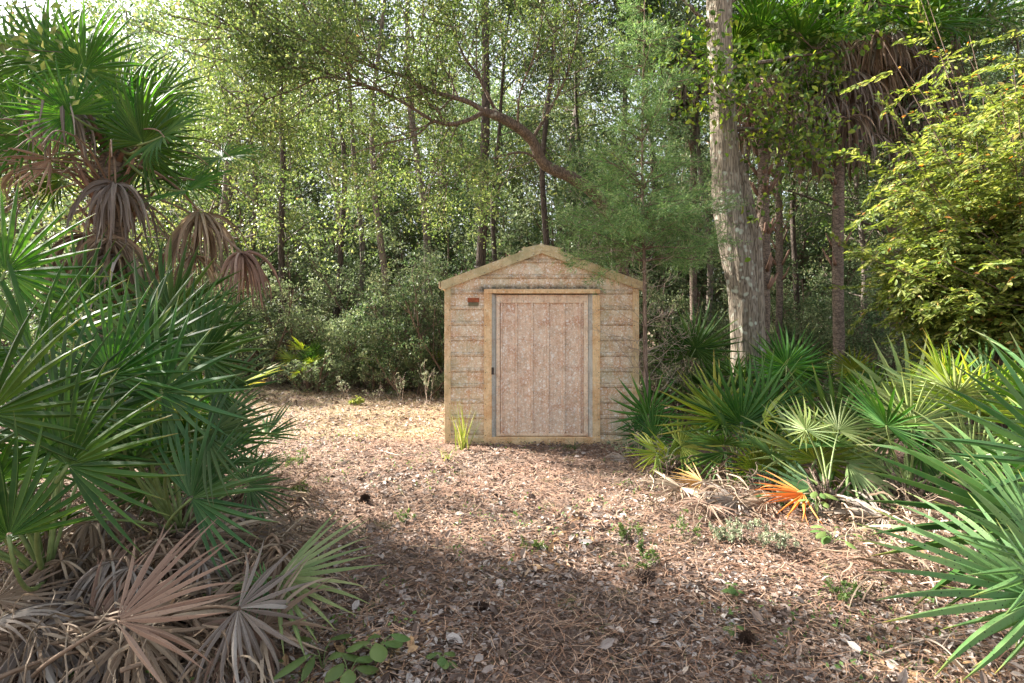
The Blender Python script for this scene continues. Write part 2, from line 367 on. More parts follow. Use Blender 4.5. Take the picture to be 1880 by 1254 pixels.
# ------------------------------------------------------------------ ground
def ground():
    def axis(lo, hi, f0, f1, fine):
        a = np.arange(f0, f1+1e-6, fine); 
        l = f0 - np.cumsum(fine*1.35**np.arange(1, 24)); r = f1 + np.cumsum(fine*1.35**np.arange(1, 24))
        return np.concatenate([l[l>lo][::-1], a, r[r<hi]])
    xs = axis(-260, 260, -8, 8, .08); ys = axis(-60, 320, .6, 15, .08)
    X, Y = np.meshgrid(xs, ys); Z = hfun(X, Y)
    fall = np.clip((np.hypot(X, Y-8)-30)/60, 0, 1); Z = Z*(1-fall)
    r = R(5); near = (abs(X)<8)&(Y>.6)&(Y<15); Z = Z + near*(r.random(Z.shape)-.5)*.012
    nx, ny = len(xs), len(ys)
    V = np.stack([X,Y,Z], -1).reshape(-1,3)
    i = np.arange(ny-1)[:,None]*nx; j = np.arange(nx-1)[None,:]
    a = i+j; F = np.stack([a, a+1, a+nx+1, a+nx], -1).reshape(-1,4)
    mb = MB(); mb.add(V, F)
    m, t = mk('forest_floor')
    g = node(t, 'ShaderNodeTexCoord').outputs['Object']
    n1 = noise(t, g, 28, 6, .75); n2 = noise(t, g, 1.3, 4); n3 = noise(t, g, 9, 4)
    c = ramp(t, n1, [(.3,(.05,.034,.025)),(.5,(.13,.085,.06)),(.62,(.24,.17,.125)),(.75,(.36,.29,.23))])
    c = mixc(t, ramp(t, n2, [(.4,0.0),(.65,.6)]), c, (.26,.13,.08))
    c = mixc(t, ramp(t, n3, [(.6,0.0),(.7,.35)]), c, (.20,.20,.09))
    v = voro(t, g, 26).outputs['Color']
    c = mixc(t, .25, c, mixc(t, v, (.12,.07,.05), (.42,.33,.27)))
    p = node(t, 'ShaderNodeBsdfPrincipled', {'Base Color': c, 'Roughness': .9, 'Specular IOR Level': .2})
    b = node(t, 'ShaderNodeBump', {'Height': n1, 'Strength': .8, 'Distance': .03}); t.links.new(b.outputs[0], p.inputs['Normal'])
    finish(m, t, p.outputs[0])
    tag(link('ground', mb.mesh('ground', m)), kind='structure')
ground()

# ------------------------------------------------------------------ the shed
SY = 7.30; SXC = (994-940)/FPX*SY; PXM = FPX/SY
def sx(px): return (px-994)/PXM          # shed-local x of a pixel column on its front
def sz(py): return EYE-(py-HORIZON)/PXM
def build_shed():
    T = thing('metal_shed', 'rusty beige ribbed metal garden shed with a pink sliding door and low gable roof', 'shed', (SXC, SY, 0))
    mw = metal_mat('shed_wall_paint', (.62,.46,.28), (.72,.60,.44), (.56,.24,.09), (.92,.90,.84), .85, ribs=(2,.2,.045), band=True, algae=(.30,.31,.17), rust_amt=.55)
    mt = metal_mat('shed_trim_paint', (.70,.51,.29), (.74,.57,.36), (.47,.24,.10), (.76,.70,.55), .2, algae=(.33,.31,.15), rust_amt=.25)
    mgt = metal_mat('gable_trim_paint', (.50,.40,.22), (.60,.49,.29), (.42,.23,.10), (.70,.66,.52), .3, algae=(.24,.25,.12), rust_amt=.2)
    mf = metal_mat('door_casing_paint', (.74,.50,.26), (.78,.57,.34), (.55,.25,.09), (.78,.68,.5), .15, rust_amt=.45)
    md = metal_mat('shed_door_paint', (.64,.44,.30), (.73,.57,.43), (.50,.22,.11), (.92,.88,.82), .85, rust_amt=.3)
    mds = metal_mat('door_stile_paint', (.76,.57,.40), (.78,.63,.48), (.50,.24,.13), (.84,.78,.70), .3, rust_amt=.2)
    mg = metal_mat('jamb_shaded_grey', (.42,.43,.40), (.50,.50,.46), (.40,.25,.15), (.7,.7,.66), .15, rust_amt=.1)  # shade of the recessed jambs put into their colour as grey
    mr = plain_mat('rust_plate', (.30,.09,.04), .9, .35, 30)
    mdk = plain_mat('dark_metal', (.05,.04,.035), .6, .2, 20)
    mwood = plain_mat('floor_timber', (.12,.08,.05), .9, .3, 8)
    mroof = metal_mat('shed_roof_paint', (.45,.40,.30), (.52,.48,.38), (.38,.2,.1), (.7,.68,.6), .4, algae=(.2,.22,.12))
    XL, XR = sx(817), sx(1172); ZE = sz(524); ZR = sz(460); ZB = sz(812); D = 2.6
    pitch = .2; depth = .016
    def roofz(x): return ZE + (ZR-ZE)*(1-min(1, abs(x)/XR)) 
    def hpanel(name, x0, x1, z0, z1, y=0.0, gable=False, nx=8, mat=mw, par=T):
        # horizontally ribbed sheet, ribs centred at z = .045+.1 + k*.2
        zs = [z0]; k0 = math.floor((z0-.145)/pitch)-1
        for k in range(k0, k0+20):
            c = .145+k*pitch
            for dz, dd in ((-.028,0),(-.014,1),(.010,1),(.024,0)):
                if z0 < c+dz < z1: zs.append((c+dz, dd))
        prof = [(z0,0)]+[z for z in zs[1:]]+[(z1,0)]
        xs = np.linspace(x0, x1, nx+1); V=[]; F=[]
        rg = R(int(abs(x0*1000))+int(z0*100))
        for (z, dd) in prof:
            for x in xs:
                zz = min(z, roofz(x)-.02) if gable else z
                V.append((x, y - depth*dd + .002*(rg.random()-.5), zz))
        n = nx+1
        for i in range(len(prof)-1):
            for j in range(nx): F.append((i*n+j, i*n+j+1, (i+1)*n+j+1, (i+1)*n+j))
        mb = MB(); mb.add(V, np.array(F)); return link(name, mb.mesh(name, mat, smooth=False), par)
    def bx(name, x0,x1,y0,y1,z0,z1, mat, par=T, bev=.003):
        mb = MB(); V,F = box_vf(x0,x1,y0,y1,z0,z1); mb.add(V,F); o = link(name, mb.mesh(name, mat, smooth=False), par)
        b = o.modifiers.new('bevel','BEVEL'); b.width = bev; b.segments = 2; return o
    dl, dr, dt = sx(889), sx(1101), sz(539)
    hpanel('wall_panel', XL+.02, dl+.03, ZB+.02, dt+.06, nx=4)
    hpanel('wall_panel', dr-.03, XR-.02, ZB+.02, dt+.06, nx=4)
    hpanel('gable_panel', XL+.02, XR-.02, dt+.0601, ZR, y=-.003, gable=True, nx=44)
    # side and rear walls
    for s in (XL+.015, XR-.015):
        mb = MB(); prof=[]
        for k in range(11):
            c=.145+k*pitch
            if c > ZE-.05: break
            prof += [(c-.028,0),(c-.014,1),(c+.01,1),(c+.024,0)]
        prof = [(ZB,0)]+prof+[(ZE,0)]; sg = -1 if s<0 else 1; V=[]; F=[]
        for z,dd in prof:
            for y in np.linspace(.01, D, 9): V.append((s+sg*depth*dd*.9, y, z))
        for i in range(len(prof)-1):
            for j in range(8): F.append((i*9+j,i*9+j+1,(i+1)*9+j+1,(i+1)*9+j))
        mb.add(V, np.array(F)); link('side_wall', mb.mesh('side_wall', mw, smooth=False), T)
    mb = MB(); mb.add([(XL+.02,D,ZB),(XR-.02,D,ZB),(XR-.02,D,ZE),(0,D,ZR),(XL+.02,D,ZE)], np.array([[0,4,3,2,1]])); link('rear_wall', mb.mesh('rear_wall', mw, False), T)
    # roof: two ribbed sheets with overhang
    for sgn in (-1, 1):
        mb = MB(); ys = []
        ov = .045
        for k in range(16):
            c = -.02+k*.18
            ys += [(c,0),(c+.03,1),(c+.06,1),(c+.09,0)]
        V=[];F=[]
        e = (XR+ov)
        for (y,dd) in ys:
            for f in np.linspace(0,1,5):
                V.append((sgn*e*f, y, ZR+.045+.02*dd - (ZR-ZE+.012)*f*(e/XR)))
        for i in range(len(ys)-1):
            for j in range(4): F.append((i*5+j,i*5+j+1,(i+1)*5+j+1,(i+1)*5+j))
        mb.add(V,np.array(F)); link('roof_panel', mb.mesh('roof_panel', mroof, False), T)
    mb = MB(); tube(mb, [(0,-.055,ZR+.066),(0,D+.05,ZR+.066)], .022, 8); link('ridge_cap', mb.mesh('ridge_cap', mroof), T)
    # sloped gable trims (bands folded over the roof edge)
    for sgn in (-1,1):
        x_out = sgn*(XR+.04); mb = MB()
        band = .115
        def P(x, low, y):
            base = ZR+.075-(ZR-ZE+.015)*(abs(x)/XR)
            return (x, y, base-(band if low else 0))
        xs = np.linspace(0.0, x_out, 12); V=[];F=[]
        wob = R(3+sgn)
        for x in xs:
            dy = .003*(wob.random()-.5)
            lowx = x
            V += [P(x,0,.03), P(x,0,-.062+dy), P(lowx,1,-.058+dy), P(lowx,1,-.045+dy), (P(x,1,0)[0], -.004, P(x,1,0)[2]+.004)]
        for i in range(11):
            for j in range(4):
                a=i*5+j; F.append((a,a+1,a+6,a+5))
        mb.add(V,np.array(F)); o = link('gable_trim', mb.mesh('gable_trim', mgt, False), T)
    # little apex gusset hanging below the ridge
    mb = MB(); mb.add([(-.20,-.066,ZR-.105),(.20,-.066,ZR-.105),(.11,-.066,ZR-.045),(0,-.066,ZR-.022),(-.11,-.066,ZR-.045)], np.array([[0,1,2,3,4]]))
    mb = MB(); V=[];F=[]
    apex = [(-.26,ZR+.022),(0,ZR+.072),(.26,ZR+.022),(.22,ZR-.045),(.0,ZR-.005),(-.22,ZR-.045)]
    V = [(x,-.066,z) for x,z in apex]+[(x,-.060,z) for x,z in apex]
    F = [(0,1,4,5),(1,2,3,4)]; 
    mb.add(V, np.array(F)); link('apex_plate', mb.mesh('apex_plate', mgt, False), T)
    # corner trims
    bx('corner_trim', XL-.004, XL+.075, -.026, .05, ZB-.01, ZE+.0, mt)
    bx('corner_trim', XR-.075, XR+.004, -.026, .05, ZB-.01, ZE+.0, mt)
    # eave ends
    for s in (-1,1):
        bx('eave_trim', s*(XR+.06)-.008, s*(XR+.06)+.008, -.055, D+.03, ZE-.035, ZE+.045, mt)
    # door casing
    bx('door_casing', dl, sx(903), -.045, .012, ZB+.005, dt, mf); bx('door_casing', sx(1087), dr, -.045, .012, ZB+.005, dt-.02, mf)
    bx('door_header', dl-.0, dr+.0, -.052, .012, dt, sz(534)+.02, mf)
    # jambs: recessed channels the door slides in
    mb = MB(); x0,x1 = sx(903)+.001, sx(915)
    V = [(x0,-.040,ZB+.03),(x1-.02,.052,ZB+.03),(x1,.052,ZB+.03),(x0,-.040,dt-.01),(x1-.02,.052,dt-.01),(x1,.052,dt-.01)]
    mb.add(V,np.array([(0,1,4,3),(1,2,5,4)])); link('jamb', mb.mesh('jamb', mg, False), T)
    mb = MB(); x0,x1 = sx(1087)-.001, sx(1078)
    V = [(x0,-.040,ZB+.03),(x1,.052,ZB+.03),(x0,-.040,dt-.01),(x1,.052,dt-.01)]
    mb.add(V,np.array([(1,0,2,3)])); link('jamb', mb.mesh('jamb', mg, False), T)
    bx('sill', sx(896), sx(1101), -.060, .03, sz(817), sz(802), mf)
    bx('base_rail', XL+.075, sx(896), -.03, .02, sz(817), sz(804), mt); bx('base_rail', sx(1101), XR-.075, -.03, .02, sz(819), sz(806), mt)
    bx('floor_frame', XL+.12, XR-.12, .06, D-.05, -.02, ZB-.0, mwood)
    # door
    x0, x1, z0, z1 = sx(911), sx(1080), sz(801), dt-.012
    dx0, dx1 = sx(918), sx(1072); y = .045
    door = bx('door', x0, x1, y+.004, y+.012, z0, z1, md)
    # ribbed sheet of the door
    prof = [(dx0,0)]
    for k in range(6):
        c = sx(917+29.4*k+ (1.5 if k else 4))
        prof += [(c-.022,0),(c-.012,1),(c+.008,1),(c+.018,0)]
    prof.append((dx1,0)); prof = sorted(prof)
    mb = MB(); V=[];F=[]; zsn = np.linspace(z0+.01, sz(556), 26); rg = R(9)
    for z in zsn:
        for x,dd in prof: V.append((x+.0015*(rg.random()-.5), y-.024*dd+.0015*(rg.random()-.5), z))
    n=len(prof)
    for i in range(25):
        for j in range(n-1): F.append((i*n+j,i*n+j+1,(i+1)*n+j+1,(i+1)*n+j))
    mb.add(V,np.array(F)); link('ribbed_sheet', mb.mesh('ribbed_sheet', md, False), door)
    bx('stile', x0, dx0-.002, y-.03, y+.002, z0+.002, z1-.001, mds, door); bx('stile', dx1+.002, x1, y-.03, y+.002, z0+.002, z1-.001, mds, door)
    bx('top_rail', dx0-.001, dx1+.001, y-.028, y+.002, sz(556), z1-.002, mds, door)
    bx('bottom_rail', dx0-.001, dx1+.001, y-.024, y+.002, z0+.001, z0+.03, mds, door)
    h = bx('handle', sx(902.5), sx(907), -.058, -.036, sz(687), sz(674), mdk, T)
    h.location.y = 0.0
    # screws, too small to pick apart
    mb = MB(); V0,F0 = box_vf(-.0045,.0045,-.004,.003,-.0045,.0045); 
    pts = []
    for k in range(6):
        c = sx(917+29.4*k+(1.5 if k else 4))-.002
        for py in (560, 634, 722, 795): pts.append((c+.02, y-.004, sz(py)))
    for k in range(10):
        z = .145+k*.2-.03
        if z < sz(545): pts += [(XL+.06,-.028,z),(dl+.018,-.047,z),(dr-.018,-.047,z),(XR-.06,-.028,z)]
    for x in np.linspace(XL+.1, XR-.1, 12): pts.append((x, -.066, ZR+.075-(ZR-ZE+.015)*(abs(x)/XR)-.098))
    for x in np.linspace(sx(900), sx(1090), 7): pts.append((x,-.063,sz(809)))
    for p in pts: mb.add(V0+np.array(p), F0)
    tag(link('screws', mb.mesh('screws', mdk, False), T), kind='stuff')
    mb = MB(); V0,F0 = box_vf(sx(859),sx(880),-.022,-.012,sz(555),sz(547)); mb.add(V0,F0)
    o = link('rusty_plate', mb.mesh('rusty_plate', mr, False), T)
    V0,F0 = box_vf(sx(860),sx(879),-.018,-.0125,sz(561),sz(555.4)); mb = MB(); mb.add(V0,F0); link('plate_bracket', mb.mesh('plate_bracket', plain_mat('mossy_metal',(.16,.14,.08)), False), T)
    # litter on the roof edge
    r = R(77); n = 260; x = r.uniform(XL, XR, n); yy = r.uniform(-.04,.7,n); P = np.stack([x, yy, ZR+.095-(ZR-ZE+.012)*np.abs(x)/XR], 1)
    mb = MB(); leaves(mb, P+np.array([SXC,SY,0]), .05, r, .5, up=1.0, nrmup=.6)
    tag(link('roof_leaf_litter', mb.mesh('roof_leaf_litter', M['litter'], False)), 'scatter of dry leaves lying along the shed roof edge', 'leaf litter', kind='stuff')
build_shed()

# ------------------------------------------------------------------ palm fans
def fan_mesh(name, seed, n=26, spread=225, fused=.36, fold=.34, droop=.30, cup=.12, jit=.05, mat=None, wf=1.0, wander=.12, missing=0.0, st=8, sidedrop=.0, bent=.1):
    r = R(seed); sp = math.radians(spread)
    a = -sp/2 + sp*np.arange(n)/(n-1) + (r.random(n)-.5)*jit*.5
    keep = r.random(n) > missing; a = a[keep]; k = len(a)
    s = np.linspace(0.0, 1, st)**.9; s[0] = .03
    Ls = (.70+.30*np.cos(a*.55))*(1-.16*r.random(k))
    P = np.zeros((k,st,3)); d = np.stack([np.sin(a), np.cos(a), np.full(k, cup)], -1); d = nrm(d)
    p = d*(s[0]*Ls)[:,None]; P[:,0] = p
    wl = (r.random(k)-.5)*wander; dr = droop*(.4+1.2*r.random(k)); dr[r.random(k)<bent] *= 3.2
    kink = r.uniform(.45,.8,k)
    side0 = np.stack([np.cos(a), -np.sin(a), np.zeros(k)], -1)
    for i in range(1, st):
        ds = (s[i]-s[i-1])
        g = np.clip((s[i]-fused*.8)/(1-fused*.8), 0, 1)
        d = d + np.array([0,0,-1.])*(dr*ds*(.25+2.2*g))[:,None] + side0*(wl*ds*g*3)[:,None] + np.array([0,-1.,0])*sidedrop*ds*g
        d = nrm(d); p = p + d*(ds*Ls)[:,None]; P[:,i] = p
    T = nrm(np.gradient(P, axis=1)); up0 = np.array([0,0,1.])
    S = nrm(side0[:,None,:] - T*(side0[:,None,:]*T).sum(-1,keepdims=True))
    da = sp/(n-1); wfz = Ls*fused*math.tan(da/2)*.98
    u = np.clip((s-fused)/(1-fused), 0, 1)
    W = np.where(s[None,:]<=fused, s[None,:]*Ls[:,None]*math.tan(da/2)*1.03, wfz[:,None]*wf*(1+.06*np.sin(np.pi*np.clip(u*1.3,0,1)))[None,:]*(1-.10*np.minimum(u*5,1))*(1-u**1.8)[None,:])
    W = np.maximum(W, .0012)
    mb = MB(); ribbons(mb, P, W, S, fold, np.clip(.5+.25*r.normal(size=k),0,1))
    return mb.mesh(name, mat, smooth=False)

def hang_mesh(name, seed, n=20, mat=None, tight=.5, wid=.016, curl=.35, grav=1.6):
    """dead fan hanging from its stalk: gravity is -Z"""
    r = R(seed); st = 9; s = np.linspace(.02, 1, st)
    az = r.uniform(0, 2*np.pi, n); L = r.uniform(.6, 1.0, n)
    d = np.stack([np.cos(az)*tight+ .15, np.sin(az)*tight*.6, r.uniform(-.4,.35,n)], -1); d = nrm(d)
    p = np.zeros((n,3)); P = np.zeros((n,st,3)); P[:,0] = p
    wv = r.normal(size=(n,3))*curl
    for i in range(1, st):
        ds = s[i]-s[i-1]
        d = nrm(d + np.array([0,0,-1.])*grav*ds*2.2 + wv*ds*(1 if i<6 else -1.6)); p = p+d*(ds*L)[:,None]; P[:,i] = p
    T = nrm(np.gradient(P, axis=1)); q = r.normal(size=(n,1,3)); tw = r.normal(size=(n,1,3))*.8
    S = nrm(np.cross(T, q + tw*s[None,:,None]))
    W = wid*(.7+.6*r.random(n))[:,None]*np.interp(s, [0,.15,.5,.8,1],[.35,1,1,.6,.08])[None,:]
    mb = MB(); ribbons(mb, P, W, S, .45, np.clip(.5+.3*r.normal(size=n),0,1))
    return mb.mesh(name, mat, smooth=False)

def remat(me, mat, name=None):
    c = me.copy(); c.materials.clear(); c.materials.append(mat)
    if name: c.name = name
    return c
FAN = {}
for key in ('palmetto','palmetto_blue','palmetto_yellow','palmetto_pale','palmetto_spot'):
    FAN[key] = []
base_fans = [fan_mesh('fan_blade', 100, 23, 230, .31, .50, .16, .10, jit=.14, wander=.20, wf=1.05, bent=.08),
             fan_mesh('fan_blade', 101, 21, 205, .33, .50, .24, .08, jit=.14, wander=.26, wf=1.05, bent=.12),
             fan_mesh('fan_blade', 102, 25, 260, .30, .46, .20, .12, jit=.14, wander=.22, wf=1.05, bent=.10),
             fan_mesh('fan_blade', 103, 18, 180, .35, .52, .30, .05, jit=.16, wander=.30, missing=.06, wf=1.0, bent=.16),
             fan_mesh('fan_blade', 105, 19, 200, .30, .52, .22, .06, jit=.14, wander=.26, wf=1.05, st=9, bent=.14),
             fan_mesh('fan_blade', 104, 21, 285, .29, .46, .28, .16, jit=.16, wander=.30, missing=.04, wf=1.05, bent=.15),
             fan_mesh('fan_blade', 106, 15, 135, .33, .50, .14, .04, jit=.12, wander=.2, wf=1.0, bent=.05)]
for key in FAN: FAN[key] = [remat(b, M[key], 'fan_blade') for b in base_fans]
FAN['cabbage'] = [fan_mesh('fan_blade', 110+i, 34, 270, .40, .4, .34+.06*i, .25, mat=M['cabbage'], wander=.2, bent=.15, sidedrop=.2) for i in range(3)]
dead_fans = [fan_mesh('dead_blade', 120+i, 22, 215, .34, .55, .3+.2*i, .18-.1*i, wander=1.0, missing=.18, wf=.9, bent=.4, jit=.3) for i in range(4)]
dead_fans.append(fan_mesh('dead_blade', 126, 17, 140, .36, .5, .25, .05, wander=.7, missing=.06, wf=.95, bent=.2, jit=.2))
for key in ('dead','dead_pink','dead_grey','dead_orange','dead_gold'): FAN[key] = [remat(b, M[key], 'dead_blade') for b in dead_fans]
HANG = {}
hm = [hang_mesh('hanging_blade', 130+i, 22, None, .45+.15*i, .020, .4, 1.5) for i in range(4)]
for key in ('dead','dead_pink','dead_grey'): HANG[key] = [remat(b, M[key], 'hanging_blade') for b in hm]

def frame(D, N):
    D = np.asarray(D,float); D = D/np.linalg.norm(D); N = np.asarray(N,float); N = N-D*N.dot(D); N = N/max(np.linalg.norm(N),1e-6)
    X = np.cross(D, N)
    return Matrix(((X[0],D[0],N[0]),(X[1],D[1],N[1]),(X[2],D[2],N[2])))
FCOUNT = [0]
def put_fan(plant, me, H, D, N, L, B=None, stalk='stalk', label=None, hang=False, sr=.0065, sag=.45, cpt=None, name=None, rz=0.0):
    H = np.asarray(H,float); P0 = np.array(plant.location)
    if hang: M3 = Matrix.Rotation(rz, 3, 'Z')
    else: M3 = frame(D, N)
    M4 = Matrix.Translation(Vector(H-P0)) @ M3.to_4x4() @ Matrix.Scale(L, 4)
    nm = name or ('dead_frond' if hang or me.name.startswith('dead') or me.name.startswith('hang') else 'fan_leaf')
    o = link(nm, me, plant, mat4=M4)
    if label: o['label'] = label
    if B is not None:
        B = np.asarray(B,float); D = np.asarray(D,float); D = D/np.linalg.norm(D)
        ln = np.linalg.norm(H-B); C = H - D*ln*sag if cpt is None else np.asarray(cpt,float)
        t = np.linspace(0,1,9)[:,None]; Q = (1-t)**2*B+2*t*(1-t)*C+t*t*H
        inv = np.array(M4.inverted()); Ql = (Q-P0)@inv[:3,:3].T+inv[:3,3]
        mb = MB(); tube(mb, Ql, np.interp(np.linspace(0,1,9),[0,1],[sr*1.7,sr])/L, 5)
        link('stalk', mb.mesh('stalk', M[stalk]), o)
    return o

def crown_fans(plant, B, n, seed, key, L=.5, SL=.8, el=(15,80), az=(0,360), arch=.25, top=None, tilt=.5, sr=.006):
    """n fans round base point B on long stalks"""
    r = R(seed); B = np.asarray(B,float)
    for i in range(n):
        e = math.radians(r.uniform(*el)); a = math.radians(az[0]+(az[1]-az[0])*((i+r.random()*.8)/n))
        d = np.array([math.cos(e)*math.cos(a), math.cos(e)*math.sin(a), math.sin(e)])
        sl = SL*r.uniform(.75,1.15); H = B + d*sl + np.array([0,0,-arch*sl*(1-math.sin(e))*.4])
        hor = np.array([math.cos(a), math.sin(a), 0]); D = nrm(d*(1-tilt*.5)+hor*tilt*.4 + r.normal(size=3)*.12)
        N = np.array([0,0,1.])*(.9) - hor*(.55+.8*math.sin(e)) + r.normal(size=3)*.3
        k = key if isinstance(key, str) else key[r.integers(len(key))]
        put_fan(plant, FAN[k][r.integers(6)], H, D, N, L*r.uniform(.8,1.15), B+d*.03, sr=sr)

def dirimg(deg, dy=0.0):
    a = math.radians(deg); return np.array([math.cos(a), dy, math.sin(a)])
def hero(plant, px, py, Y, deg, rpx, key, v=0, dy=0.0, N=(0,-1,.35), B=None, sr=.007, sag=.45, **kw):
    H = at(px, py, Y); L = rpx/FPX*Y*(1.2 if (px > 1150 and Y > 4) else 1.0)
    return put_fan(plant, FAN[key][{4:5,5:4}.get(v,v)], H, dirimg(deg, dy), N, L, B, sr=sr, sag=sag, **kw)

def palmetto_trunk(plant, B, h=.25, rr=.06, seed=1):
    r = R(seed); mb = MB(); B = np.asarray(B,float); P0=np.array(plant.location)
    P = np.stack([B+np.array([0,0,-.08]), B+np.array([.02,0,h*.4]), B+np.array([.0,.01,h])])-P0
    tube(mb, catmull(P,4), [rr,rr*1.1,rr*.6], 9, .15, r)
    for i in range(26):
        a = r.uniform(0,6.28); z = r.uniform(0,h); d = np.array([math.cos(a),math.sin(a),.9]); q = B-P0+np.array([math.cos(a)*rr*.7,math.sin(a)*rr*.7,z])
        tube(mb, np.stack([q, q+d*.05, q+d*.11+np.array([0,0,.04])]), [.014,.010,.004], 4)
    link('trunk', mb.mesh('trunk', M['bark_palm']), plant)

# ---- left palmettos
G_L = 'saw palmettos massed on the left side'
def lp(label, x, y, h=.25, seed=1, group=G_L):
    B = onground(x, y); T = thing('saw_palmetto', label, 'palmetto', tuple(B), group); palmetto_trunk(T, B, h, seed=seed); return T, B+np.array([0,0,h])
T, B = lp('big bright green saw palmetto spreading a wide fan in the left foreground', -2.25, 2.75, .22, 1)
hero(T, 124, 855, 2.35, 48, 250, 'palmetto', 1, -.15, (.1,-1,.25), B, sr=.008)
hero(T, 108, 750, 2.75, 97, 205, 'palmetto_blue', 0, .1, (-.1,-1,.3), B)
hero(T, -20, 760, 2.3, 70, 250, 'palmetto', 1, 0, (.2,-1,.3), B)
hero(T, 60, 640, 2.9, 110, 230, 'palmetto', 3, 0, (0,-1,.2), B)
hero(T, 16, 985, 2.2, 92, 260, 'palmetto', 5, -.1, (1,-.35,.1), B, sr=.007)
hero(T, 10, 500, 2.9, 60, 190, 'palmetto', 0, .1, (.3,-1,.2), B)
crown_fans(T, B, 9, 31, 'palmetto', .50, .75, (25,75), (60,290))
T, B = lp('grey-green saw palmetto with a stiff star of leaflets behind the bright foreground fan', -1.95, 3.35, .25, 2)
hero(T, 297, 719, 2.95, 58, 215, 'palmetto_blue', 4, -.2, (.1,-1,.3), B)
hero(T, 262, 640, 3.1, 80, 190, 'palmetto_blue', 2, 0, (.1,-1,.2), B)
hero(T, 205, 690, 2.9, 88, 200, 'palmetto', 0, 0, (-.1,-1,.3), B)
hero(T, 351, 915, 2.85, 40, 195, 'palmetto_blue', 1, -.1, (.25,-1,.5), B)
hero(T, 380, 800, 2.9, 15, 150, 'palmetto_blue', 3, -.1, (.1,-1,.7), B)
crown_fans(T, B, 10, 32, ('palmetto','palmetto_blue'), .44, .6, (10,65), (60,290))
T, B = lp('green saw palmetto reaching right over the path edge, leaf tips browned', -2.05, 4.0, .3, 3)
hero(T, 372, 655, 3.55, 38, 160, 'palmetto', 1, -.1, (.1,-1,.5), B)
hero(T, 400, 720, 3.5, 14, 140, 'palmetto_blue', 3, -.1, (.1,-1,.6), B)
hero(T, 385, 790, 3.4, -4, 140, 'palmetto', 0, -.1, (.1,-.8,.8), B)
hero(T, 315, 575, 3.9, 62, 170, 'palmetto', 4, 0, (.1,-1,.3), B)
hero(T, 340, 620, 3.7, 20, 165, 'palmetto', 2, 0, (.1,-1,.6), B)
hero(T, 390, 850, 3.2, 10, 130, 'palmetto_blue', 2, -.1, (.1,-.8,.8), B)
crown_fans(T, B, 10, 33, ('palmetto','palmetto','palmetto_blue'), .42, .5, (15,70), (60,290))
T, B = lp('saw palmetto at the far left edge, half hidden, under the cabbage palm', -3.3, 3.7, .3, 4)
crown_fans(T, B, 14, 34, 'palmetto', .55, .85, (25,80), (0,360))
T, B = lp('tall saw palmetto around the foot of the leaning cabbage palm', -2.85, 4.6, .4, 5)
hero(T, 150, 560, 4.1, 95, 160, 'palmetto', 0, 0, (0,-1,.2), B)
hero(T, 290, 600, 4.2, 70, 140, 'palmetto', 2, 0, (0,-1,.3), B)
crown_fans(T, B, 12, 35, ('palmetto','palmetto_yellow'), .5, .75, (25,80), (0,360))
T, B = lp('saw palmetto behind the left mass, nearest to the sunlit clearing', -3.35, 5.6, .2, 6)
crown_fans(T, B, 12, 36, ('palmetto','palmetto_blue','palmetto_yellow'), .42, .5, (30,80), (-90,200))
T, B = lp('small low palmetto lying out over the leaf litter at lower left', -1.62, 2.85, .08, 7)
hero(T, 509, 1060, 2.66, 7, 210, 'palmetto_pale', 6, -.05, (0,-.50,1), B)
hero(T, 490, 1075, 2.6, 200, 80, 'palmetto_blue', 3, -.3, (0,-.6,1), B)

